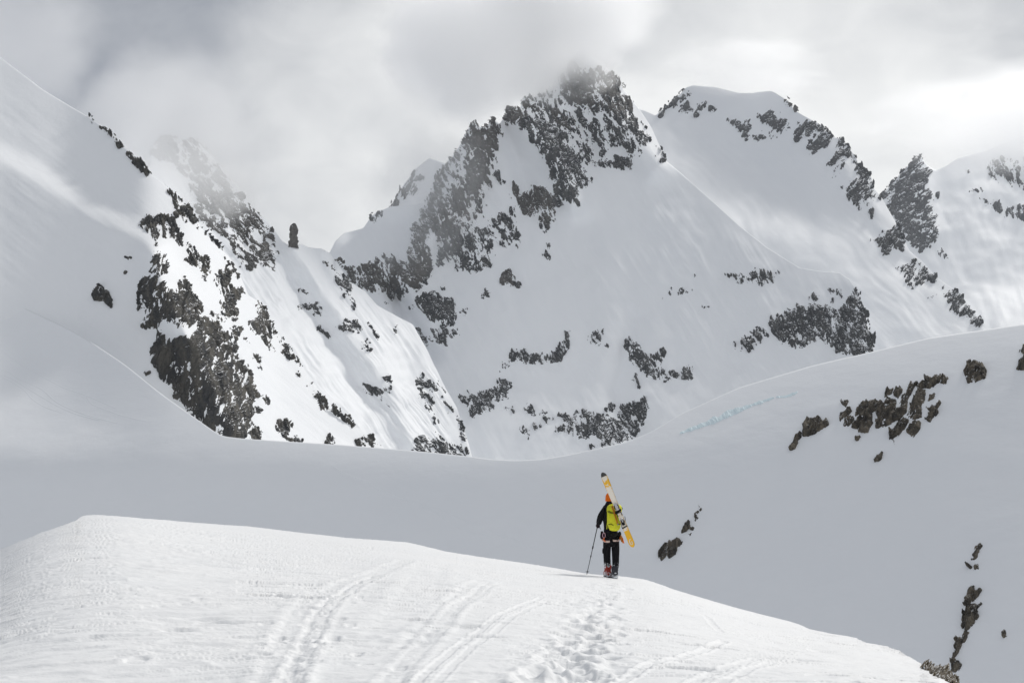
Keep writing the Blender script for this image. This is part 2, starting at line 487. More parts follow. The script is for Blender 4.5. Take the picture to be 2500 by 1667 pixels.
# left sunlit mountain
left_back = Sheet(330, 1175, 2.5, 380, [(330, 660), (500, 690), (700, 740), (900, 800), (1000, 830), (1175, 860)], [
    ([(330, 1150), (1175, 1190)],),
    ([(330, 620), (480, 640), (600, 660), (700, 700), (800, 760), (1000, 960), (1175, 1180)], [(330, 40), (800, 40), (1175, 44)]),
    ([(330, 440), (368, 400), (373, 360), (380, 350), (393, 339), (427, 337), (430, 352), (441, 350), (450, 343), (479, 343), (500, 364), (521, 386), (543, 411), (561, 443), (586, 468),
      (611, 500), (643, 532), (661, 550), (689, 589), (707, 600), (736, 596), (754, 603), (786, 607), (807, 618), (821, 640), (851, 686), (891, 711), (919, 743), (1009, 793),
      (1044, 857), (1080, 932), (1116, 996), (1146, 1089), (1160, 1150), (1175, 1180)], [(330, 50), (600, 46), (1000, 40), (1175, 40)])],
    M_far, 'mountain', 'sunlit fluted slope below a rocky peak veiled by cloud, left of the main peak', blend=60, lat=36, relief=far_relief(.8, .9, .95, 2.2, seed=90), ribs=[
        ([(720, 610), (850, 800), (950, 950), (1010, 1080)], 26, 9), ([(790, 620), (900, 800), (1000, 980)], 20, 6), ([(660, 600), (780, 800), (900, 1000)], 28, -10)])

left_mountain = Sheet(-320, 960, 3, 340, [(-320, 375), (0, 405), (250, 424), (373, 436), (450, 446), (620, 485), (960, 560)], [
    ([(-320, 1500), (0, 1400), (540, 1120), (960, 1150)],),
    ([(-320, 280), (0, 395), (71, 432), (143, 475), (214, 521), (268, 560), (304, 571), (357, 596), (373, 611), (407, 661), (461, 707), (493, 750), (539, 800), (571, 857), (607, 911), (618, 979),
      (640, 1060), (700, 1110), (960, 1140)], [(-320, 50), (200, 52), (373, 60), (560, 66), (640, 50), (960, 42)], 4),
    ([(-320, 250), (0, 350), (143, 420), (268, 500), (373, 560), (460, 640), (560, 740), (618, 850), (700, 1000), (800, 1060), (960, 1125)], [(-320, 30), (300, 30), (500, 34), (960, 34)], 6),
    ([(-320, 220), (0, 297), (71, 308), (179, 343), (250, 375), (304, 400), (357, 427), (416, 470), (470, 550), (560, 680), (618, 780), (700, 900), (800, 1010), (960, 1120)], [(-320, 46), (300, 45), (500, 42), (960, 40)], 5),
    ([(-320, -60), (0, 140), (107, 221), (179, 264), (221, 289), (250, 309), (275, 334), (296, 354), (321, 375), (362, 423), (391, 443), (416, 464), (464, 511), (479, 539), (504, 571),
      (543, 611), (561, 629), (586, 671), (607, 721), (636, 739), (654, 771), (668, 807), (696, 832), (732, 882), (754, 921), (786, 971), (814, 1011), (840, 1030), (876, 1045), (912, 1075), (934, 1090), (960, 1115)],
     [(-320, 50), (200, 47), (400, 42), (500, 38), (960, 40)])],
    M_far, 'mountain', 'near snowy mountain on the left with a tall dark cliff above the bowl', blend=22, lat=8,
    relief=lambda px, py, Y, G: Y / F * (fbm(px / 180, py / 140, 3, 3) * 1.8 + fbm((px * .8 + py * .6) / 160, (-px * .6 + py * .8) / 24, 5, 3) * .9),
    ribs=[([(375, 620), (390, 700), (470, 850), (560, 1050)], 40, 16)])

# ------------------------------------------------------------------ the near bowl
def bowl_join(px, py, Y):
    # at the far left the bowl runs up into the mountain slope without an edge
    Yl, _, Dl = left_mountain.look(px, py)
    w = sstep((430 - px) / 430) * sstep((1150 - py) / 450)
    return Y * (1 - w) + (Yl - Dl + 1.5) * w


def bowl_relief(px, py, Y, G):
    return Y / F * (fbm(px / 260, py / 120, 7, 3) * 2.2 + fbm((px * .95 - py * .3) / 150, (px * .3 + py * .95) / 30, 9, 3) * .6)


bowl = Sheet(-400, 2950, 5, 250, [(-400, 350), (0, 335), (600, 288), (1250, 268), (1800, 235), (2500, 195), (2950, 175)], [
    ([(-400, 1760), (2950, 1760)],),
    ([(-400, 1150), (0, 1120), (200, 1150), (539, 1140), (840, 1135), (1134, 1150), (1265, 1156), (1400, 1150), (1530, 1130), (1660, 1085), (1846, 1010), (2135, 920), (2500, 850), (2950, 800)],
     [(-400, 50), (0, 50), (600, 45), (1250, 41), (1800, 40), (2500, 40), (2950, 40)]),
    ([(-400, 700), (-100, 690), (0, 722), (80, 762), (154, 796), (214, 829), (304, 889), (393, 961), (464, 1011), (539, 1064), (600, 1071), (840, 1086), (1009, 1100), (1134, 1112), (1200, 1121), (1265, 1124),
      (1330, 1120), (1382, 1111), (1530, 1079), (1594, 1052), (1660, 1011), (1803, 946), (1981, 893), (2135, 857), (2267, 825), (2410, 804), (2500, 791), (2950, 740)],
     [(-400, 34), (0, 34), (300, 36), (600, 28), (1250, 24), (1600, 24), (2500, 28), (2950, 28)])],
    M_mid, 'snow_bowl', 'grey shaded snow bowl sweeping between the ridge and the mountains', blend=150, lat=60, rsig=2.2, relief=bowl_relief, adjust=bowl_join)

# ------------------------------------------------------------------ the foreground ridge
RIDGE = [(-900, 1500), (-300, 1400), (0, 1341), (46, 1323), (100, 1300), (143, 1287), (182, 1273), (190, 1266), (198, 1260), (210, 1257), (229, 1256), (321, 1262), (536, 1280), (607, 1285), (840, 1312), (994, 1323), (1040, 1334), (1091, 1346),
         (1187, 1361), (1319, 1380), (1437, 1401), (1509, 1406), (1573, 1414), (1623, 1430), (1670, 1446), (1714, 1461), (1839, 1494), (1981, 1534), (2089, 1559), (2196, 1589), (2246, 1611), (2264, 1628),
         (2296, 1648), (2335, 1667), (2420, 1720), (2600, 1850), (2900, 2000)]
RY = [(-900, 30), (0, 34), (198, 40), (321, 42), (840, 36), (1187, 32.5), (1500, 30.4), (1714, 30), (2089, 28), (2246, 26), (2335, 23), (2900, 12)]


hgt_crest = []; RSC = 1.22


def build_foreground():
    c = np.concatenate([np.arange(-900, 0, 12), np.arange(0, 2500, 2.2), np.arange(2500, 2900, 12)])
    rid = np.interp(c, *zip(*RIDGE)); rid = blur(rid, 1.5, 0)
    jag = .8 * fbm(c / 5, c * 0 + 3, 77, 4) * np.interp(c, [480, 620, 1600, 1900], [0, 1, 1, .15])
    rid = rid - np.abs(jag) * 2.2
    yr = blur(np.interp(c, *zip(*RY)), 90, 0) * RSC; ridS = blur(np.interp(c, *zip(*RIDGE)), 60, 0); ridS = ridS - np.maximum(0, blur(np.maximum(ridS - rid, 0), 60, 0) * 2.5) - 7
    v = np.concatenate([np.linspace(0, 1, 430) ** 1.25, np.array([1.15, 1.5, 2.2, 4, 8, 16])])
    bot = np.maximum(1710, rid + 200)
    py = rid[None] + (bot - rid)[None] * v[:, None]
    fl = np.maximum(1710 - ridS, 120)
    t = (py - ridS) / fl
    yb = np.interp(c, [-900, 0, 1200, 2500], [8.5, 8.2, 7.6, 7.4])
    iy = 1 / yr + (1 / yb - 1 / yr) * (np.maximum(t, 0) ** .80)
    Y = 1 / iy
    # skier's footing: keep the ground at 28.4 m there
    px = np.repeat(c[None], len(v), 0)
    G = P(px, py, Y)
    x, y = G[..., 0], G[..., 1]
    fade = sstep((t) * 9)
    h = 0 * x
    h += .07 * fbm(x / 5.5, y / 4.0, 201, 3)
    # wind ripples, long axis roughly across the view, raised on the left
    u_, w_ = x * .96 + y * .28, -x * .28 + y * .96
    rid_n = 1 - np.abs(fbm(u_ / 1.5 + .4 * pn(x / 3, y / 3, 5), w_ / .42, 211, 4))
    m_left = sstep((1500 - px) / 900 + fbm(x / 3, y / 3, 210, 2) * .5)
    near = np.clip(16 / y, .12, 1.1); mid = np.clip(20 / y, .3, 1.1)
    h += .030 * (rid_n ** 3 - .4) * (.25 + .75 * m_left) * mid
    st = fbm(u_ / .9, w_ / .16, 215, 3)
    h += .015 * near * st * (.3 + .7 * sstep(fbm(x / 2, y / 2.2, 216, 2) * 1.4 + .5))
    # crisp undercut scoops left by the wind
    sc_ = fbm(u_ / 1.1, w_ / .3, 221, 2)
    h -= .038 * mid * sstep((sc_ - .36) * 5) * sstep(fbm(x / 3.2, y / 3.2, 224, 2) * 1.6 + .35)
    h -= .012 * near * sstep((fbm(u_ / .7, w_ / .11, 241, 3) - .12) * 9) * sstep(fbm(x / 2.5, y / 2.5, 243, 2) * 1.6 + .4)
    h += .005 * near * fbm(x / .22, y / .22, 231, 3)
    # ski tracks and swaths
    def track(pts, w, dep, berm=.5, roughn=0., lim=None):
        nonlocal h
        q = P(np.array([p[0] for p in pts], float), np.array([p[1] for p in pts], float), ground_Y(pts, c, ridS, fl, yr, yb))
        pl = [(a[0], a[1]) for a in q]
        d = seg_dist(x, y, pl)
        near = d < w * 3
        dep = dep * .28; roughn = roughn * .35
        g = -dep * sstep((w - d) / (w * .45)) + berm * dep * np.exp(-((d - w * 1.25) / (w * .3)) ** 2)
        if roughn: g = g + roughn * fbm(x / .11, y / .11, 301, 3) * sstep((w * 1.6 - d) / w)
        h = h + np.where(near, g, 0)
    track([(661, 1690), (696, 1582), (732, 1511), (786, 1450), (840, 1421), (901, 1400), (991, 1371)], .17, .035, .5, .02)
    track([(700, 1690), (745, 1582), (775, 1520), (815, 1470), (860, 1430), (920, 1405)], .10, .04, .6, .035)
    track([(840, 1690), (900, 1600), (960, 1540), (1010, 1480), (1030, 1421), (1051, 1386)], .30, .03, .5, .006)
    track([(1000, 1570), (1080, 1500), (1130, 1450), (1180, 1415)], .14, .025, .7, .01)
    track([(930, 1690), (1060, 1540), (1120, 1480), (1200, 1425)], .10, .03, .6, .012)
    track([(990, 1690), (1151, 1545), (1240, 1495), (1323, 1457)], .04, .02, .7)
    track([(1040, 1690), (1175, 1555), (1260, 1505), (1335, 1465)], .04, .018, .6)
    track([(1470, 1690), (1580, 1618), (1660, 1600), (1767, 1566)], .05, .03, .8)
    track([(1640, 1690), (1740, 1640), (1850, 1600)], .05, .02, .8)
    track([(1700, 1700), (1790, 1650), (1880, 1612)], .05, .02, .8)
    track([(1714, 1500), (1760, 1540), (1830, 1560), (1900, 1568)], .05, .02, .6)
    # footprints of the bootpack
    rng = random.Random(4)
    trail = [(1497, 1418), (1480, 1450), (1462, 1485), (1450, 1520), (1428, 1560), (1400, 1600), (1370, 1640), (1330, 1690)]
    fp = []
    for i in range(290):
        s_ = rng.random() ** .8 * (len(trail) - 1); j = min(int(s_), len(trail) - 2); f = s_ - j
        bx = trail[j][0] + (trail[j + 1][0] - trail[j][0]) * f; by = trail[j][1] + (trail[j + 1][1] - trail[j][1]) * f
        wd = 9 + (by - 1410) * .20
        fp.append((bx + rng.gauss(0, wd), by + rng.gauss(0, 6), rng.uniform(.10, .19), rng.uniform(.03, .075)))
    for a in [(1395, 1610, .2, .1), (1335, 1628, .22, .1), (1370, 1585, .17, .09), (1352, 1655, .2, .09), (1408, 1640, .18, .08), (1392, 1560, .16, .08), (1473, 1640, .07, .06)]: fp.append(a)
    for i in range(26):
        fp.append((rng.uniform(600, 1000), rng.uniform(1400, 1640), rng.uniform(.05, .09), rng.uniform(.03, .05)))
    for a in [(676, 1553, .09, .06), (678, 1561, .09, .06), (638, 1594, .1, .06), (764, 1437, .11, .06), (811, 1550, .1, .06), (806, 1559, .1, .06), (332, 1613, .13, .07), (848, 1478, .13, .05),
              (900, 1462, .22, .06), (911, 1434, .2, .05), (824, 1514, .12, .06), (760, 1614, .12, .05), (709, 1497, .1, .05)]: fp.append(a)
    for fx, fy, r, dp in fp:
        dp = dp * .28; r = r * .72
        j = np.array([(fx, fy)], float)
        yy = ground_Y(j, c, ridS, fl, yr, yb)
        q = P(j[:, 0], j[:, 1], yy)[0]
        m = (np.abs(x - q[0]) < r * 3) & (np.abs(y - q[1]) < r * 3)
        d = np.hypot(x[m] - q[0], (y[m] - q[1]) * .75) / r
        h[m] += -dp * sstep((1.05 - d) / .4) + .25 * dp * np.exp(-((d - 1.35) / .3) ** 2)
    # trodden belt round the trail
    q = P(np.array([p[0] for p in trail], float), np.array([p[1] for p in trail], float), ground_Y(trail, c, ridS, fl, yr, yb))
    d = seg_dist(x, y, [(a[0], a[1]) for a in q])
    belt = sstep((.75 - d) / .5)
    h += belt * (.016 * fbm(x / .2, y / .2, 401, 4) - .012)
    h *= (.12 + .88 * fade)
    G2 = G.copy(); G2[..., 2] += h
    # fall away behind the crest
    back = []
    for b, dz in ((.6, .12), (2, .9), (6, 5), (16, 17), (40, 34)):
        r = G2[0].copy(); r[:, 1] += b; r[:, 2] -= dz; back.append(r[None])
    A = np.concatenate(back[::-1] + [G2], 0)
    f = grid_faces(*A.shape[:2])[:, ::-1]
    o = mesh_obj('snow_ridge', A.reshape(-1, 3), f, M_near, kind='structure')
    o['label'] = 'bright windblown snow ridge in the foreground crossed by ski tracks and boot prints'

    class Crest:
        def look(self, a_, b_):
            yy_ = ground_Y(np.stack([a_.ravel(), b_.ravel()], 1), c, ridS, fl, yr, yb).reshape(a_.shape)
            nn = np.zeros(a_.shape + (3,)); nn[...] = (.35, -.45, .82)
            return yy_, nn, np.zeros(a_.shape)

        def point(self, a_, b_):
            return P(a_, b_, self.look(a_, b_)[0])
    hgt_crest.append(Crest())

    def hgt(px_, py_):
        j = np.array([(px_, py_)], float)
        yy = ground_Y(j, c, ridS, fl, yr, yb)
        p = P(j[:, 0], j[:, 1], yy)[0]
        ci = int(np.argmin(np.abs(c - px_)))
        ri = int(np.argmin(np.abs(py[:, ci] - py_)))
        return G2[ri, ci]
    return hgt


def ground_Y(pts, c, rid, fl, yr, yb):
    pts = np.asarray(pts, float)
    r = np.interp(pts[:, 0], c, rid); f = np.interp(pts[:, 0], c, fl)
    a, b = np.interp(pts[:, 0], c, yr), np.interp(pts[:, 0], c, yb)
    t = np.maximum((pts[:, 1] - r) / f, 0)
    return 1 / (1 / a + (1 / b - 1 / a) * t ** .80)


ground_at = build_foreground()

# wide snow country under and behind everything
def country():
    r = np.array([6, 40, 200, 600, 1500, 4000, 12000.]); a = np.linspace(0, 2 * math.pi, 49)
    z = np.array([-5, -20, -60, -120, -200, -260, -300.])
    V = [(0, -4, -4.)]; Fc = []
    n = len(a) - 1
    for i, rr in enumerate(r):
        for t in a[:-1]: V.append((rr * math.cos(t), -4 + rr * math.sin(t), z[i] + (math.sin(3 * t + i) * .1 * abs(z[i]) if i > 1 else 0)))
    for j in range(n): Fc.append((0, 1 + j, 1 + (j + 1) % n))
    for i in range(len(r) - 1):
        for j in range(n):
            a0 = 1 + i * n; b0 = a0 + n
            Fc.append((a0 + j, b0 + j, b0 + (j + 1) % n, a0 + (j + 1) % n))
    o = mesh_obj('terrain', np.array(V), Fc, M_mid, kind='structure')
    o['label'] = 'wide snow country around the ridge'


country()

# ------------------------------------------------------------------ bare rock on the mountains (parts of each mountain)
def rocks(sheet, lst, m, **kw):
    for i, (k, pts, dens, *ex) in enumerate(lst):
        args = dict(kw); mm = m
        if ex: args.update(ex[0])
        if 'mat' in args: mm = args.pop('mat')
        polys = [tr(k, p) for p in (pts if isinstance(pts[0], list) else [pts])]
        rock(sheet, polys, dens, mm, sheet.obj, seed=i * 7 + kw.get('seed', 1), **{a: b for a, b in args.items() if a != 'seed'})


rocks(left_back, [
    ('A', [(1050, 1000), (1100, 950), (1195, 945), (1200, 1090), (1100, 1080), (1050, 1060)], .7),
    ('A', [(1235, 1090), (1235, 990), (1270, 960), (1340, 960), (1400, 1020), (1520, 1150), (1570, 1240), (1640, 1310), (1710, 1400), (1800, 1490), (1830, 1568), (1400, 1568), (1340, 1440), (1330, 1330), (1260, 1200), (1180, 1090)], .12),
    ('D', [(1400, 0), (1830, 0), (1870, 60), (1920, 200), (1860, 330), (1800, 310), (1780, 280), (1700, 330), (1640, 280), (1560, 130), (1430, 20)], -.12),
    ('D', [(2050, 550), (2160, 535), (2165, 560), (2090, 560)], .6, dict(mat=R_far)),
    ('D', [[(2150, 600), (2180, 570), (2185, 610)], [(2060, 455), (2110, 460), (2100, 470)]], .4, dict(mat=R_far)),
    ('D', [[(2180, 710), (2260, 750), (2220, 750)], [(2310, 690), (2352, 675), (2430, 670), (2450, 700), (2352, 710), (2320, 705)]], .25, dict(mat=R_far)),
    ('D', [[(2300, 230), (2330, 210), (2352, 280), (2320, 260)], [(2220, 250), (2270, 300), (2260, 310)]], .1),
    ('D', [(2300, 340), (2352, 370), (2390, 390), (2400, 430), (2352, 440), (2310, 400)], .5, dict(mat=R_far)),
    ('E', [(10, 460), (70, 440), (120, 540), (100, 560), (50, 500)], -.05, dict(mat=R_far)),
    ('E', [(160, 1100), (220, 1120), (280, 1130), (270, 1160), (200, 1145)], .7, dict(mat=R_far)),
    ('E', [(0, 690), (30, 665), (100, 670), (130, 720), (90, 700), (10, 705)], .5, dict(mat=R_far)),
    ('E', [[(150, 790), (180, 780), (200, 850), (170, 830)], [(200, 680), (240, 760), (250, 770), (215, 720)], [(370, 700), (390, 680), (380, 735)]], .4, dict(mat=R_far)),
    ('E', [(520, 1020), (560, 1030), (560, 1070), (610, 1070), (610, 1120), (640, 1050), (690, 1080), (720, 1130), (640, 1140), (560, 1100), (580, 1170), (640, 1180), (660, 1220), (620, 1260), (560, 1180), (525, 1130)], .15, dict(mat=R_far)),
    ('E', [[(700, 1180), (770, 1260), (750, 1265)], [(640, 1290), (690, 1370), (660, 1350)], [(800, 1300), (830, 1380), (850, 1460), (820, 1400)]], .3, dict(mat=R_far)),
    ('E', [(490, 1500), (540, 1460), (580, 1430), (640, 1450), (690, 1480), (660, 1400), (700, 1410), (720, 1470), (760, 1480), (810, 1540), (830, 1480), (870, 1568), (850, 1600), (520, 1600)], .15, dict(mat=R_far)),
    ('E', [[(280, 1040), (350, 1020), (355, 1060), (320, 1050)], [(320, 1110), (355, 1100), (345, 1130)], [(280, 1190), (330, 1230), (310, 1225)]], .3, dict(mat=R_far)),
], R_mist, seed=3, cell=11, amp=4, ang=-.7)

rocks(left_mountain, [
    ('A', [[(612, 790), (645, 820), (640, 830)], [(690, 862), (735, 895), (730, 900)]], .2),
    ('A', [[(740, 895), (775, 935), (768, 940)], [(800, 965), (825, 995), (818, 997)], [(875, 1055), (895, 1060), (885, 1070)]], .4),
    ('A', [[(905, 1085), (960, 1105), (978, 1140), (950, 1135), (915, 1105)], [(970, 1135), (1015, 1185), (1000, 1188), (970, 1155)]], .6),
    ('A', [(1160, 1298), (1200, 1335), (1240, 1400), (1290, 1420), (1312, 1455), (1345, 1515), (1318, 1515), (1290, 1450), (1240, 1455), (1212, 1420), (1205, 1390), (1175, 1350)], .55),
    ('A', [[(1200, 1455), (1220, 1470), (1205, 1480)], [(1255, 1470), (1272, 1480), (1268, 1510), (1258, 1490)]], .5),
    ('D', [(965, 0), (985, -50), (1060, -40), (1110, -75), (1190, -50), (1210, 0), (1205, 40), (1240, 90), (1250, 130), (1170, 80), (1140, 20), (1130, 75), (1085, 90), (1075, 130), (1060, 80), (1010, 30)], .4),
    ('D', [(1060, 185), (1130, 205), (1125, 260), (1140, 310), (1100, 320), (1060, 360), (1070, 400), (1110, 400), (1130, 440), (1160, 430), (1210, 460), (1290, 450), (1360, 520), (1380, 560), (1340, 640), (1290, 680), (1210, 690),
           (1150, 650), (1100, 640), (1060, 690), (1000, 695), (990, 640), (980, 600), (950, 570), (960, 480), (970, 400), (1020, 310), (1050, 260)], .42, dict(cell=14, amp=5, ang=.3, label='upper dark half of the cliff, broken by snow ledges')),
    ('D', [(1070, 690), (1090, 700), (1090, 770), (1150, 770), (1200, 790), (1260, 770), (1330, 760), (1370, 640), (1440, 630), (1500, 700), (1520, 780), (1590, 860), (1640, 930), (1690, 1010), (1720, 1130), (1730, 1200), (1710, 1350),
           (1690, 1460), (1600, 1480), (1510, 1470), (1440, 1400), (1370, 1330), (1300, 1290), (1260, 1200), (1200, 1170), (1180, 1100), (1110, 1040), (1100, 1000), (1050, 930), (1040, 870), (1050, 820)], .5,
     dict(cell=17, amp=5.5, ang=.28, rough=.62, label='tall lower cliff face of dark and brown streaked rock')),
    ('D', [(1270, 95), (1310, 130), (1360, 170), (1410, 240), (1440, 320), (1400, 365), (1350, 250), (1310, 290), (1250, 235), (1290, 190)], .15),
    ('D', [(1345, 0), (1380, 30), (1450, 90), (1520, 160), (1570, 220), (1640, 340), (1645, 370), (1610, 330), (1560, 250), (1480, 140), (1400, 50)], .15),
    ('D', [(1450, 370), (1540, 290), (1560, 350), (1570, 410), (1650, 430), (1660, 490), (1610, 530), (1560, 520), (1540, 470), (1480, 440)], .38),
    ('D', [(1510, 530), (1560, 525), (1615, 600), (1600, 640), (1550, 600)], .8),
    ('D', [[(1450, 600), (1540, 610), (1520, 650)], [(1230, 400), (1260, 370), (1290, 400), (1290, 440), (1240, 430)]], .7),
    ('D', [[(1520, 770), (1600, 700), (1650, 720), (1640, 750), (1560, 800)], [(1540, 830), (1610, 780), (1600, 860)]], .65),
    ('D', [[(1650, 740), (1720, 800), (1780, 900), (1800, 1020), (1770, 980), (1720, 860)], [(1700, 960), (1740, 1020), (1730, 1030)]], -.02),
    ('D', [(1710, 660), (1760, 600), (1770, 520), (1790, 530), (1830, 620), (1870, 720), (1865, 850), (1830, 830), (1790, 760), (1720, 700)], .4),
    ('D', [[(1880, 730), (1950, 790), (2000, 870), (2060, 950), (2010, 920), (1940, 880)], [(2040, 1000), (2070, 1050), (2055, 1050)]], .15),
    ('D', [[(2110, 1080), (2200, 1180), (2280, 1280), (2250, 1270), (2160, 1160)], [(2170, 1230), (2200, 1210), (2220, 1250), (2190, 1265)], [(2280, 1230), (2352, 1300), (2352, 1340), (2290, 1270)]], .3),
    ('D', [[(1900, 1380), (1910, 1340), (1950, 1340), (1985, 1370), (1960, 1430), (1920, 1410)], [(1930, 1430), (1980, 1470), (1960, 1475)]], .7),
    ('D', [[(1700, 1420), (1730, 1360), (1780, 1420), (1780, 1475), (1720, 1460)], [(1800, 1180), (1820, 1170), (1830, 1210)]], .4),
    ('D', [[(2010, 1440), (2050, 1475), (2030, 1490)], [(2240, 1500), (2250, 1440), (2275, 1440), (2270, 1500)], [(1740, 1140), (1760, 1160), (1745, 1160)], [(1740, 1240), (1770, 1270), (1750, 1270)]], .6),
    ('E', [(0, 1270), (50, 1310), (100, 1360), (90, 1370), (30, 1310)], .1),
    ('E', [[(110, 1480), (160, 1470), (160, 1510)], [(170, 1450), (230, 1440), (250, 1480), (290, 1515), (200, 1500)]], .35),
], R_cliff, seed=11, cell=10, amp=4.5, ang=-.3)

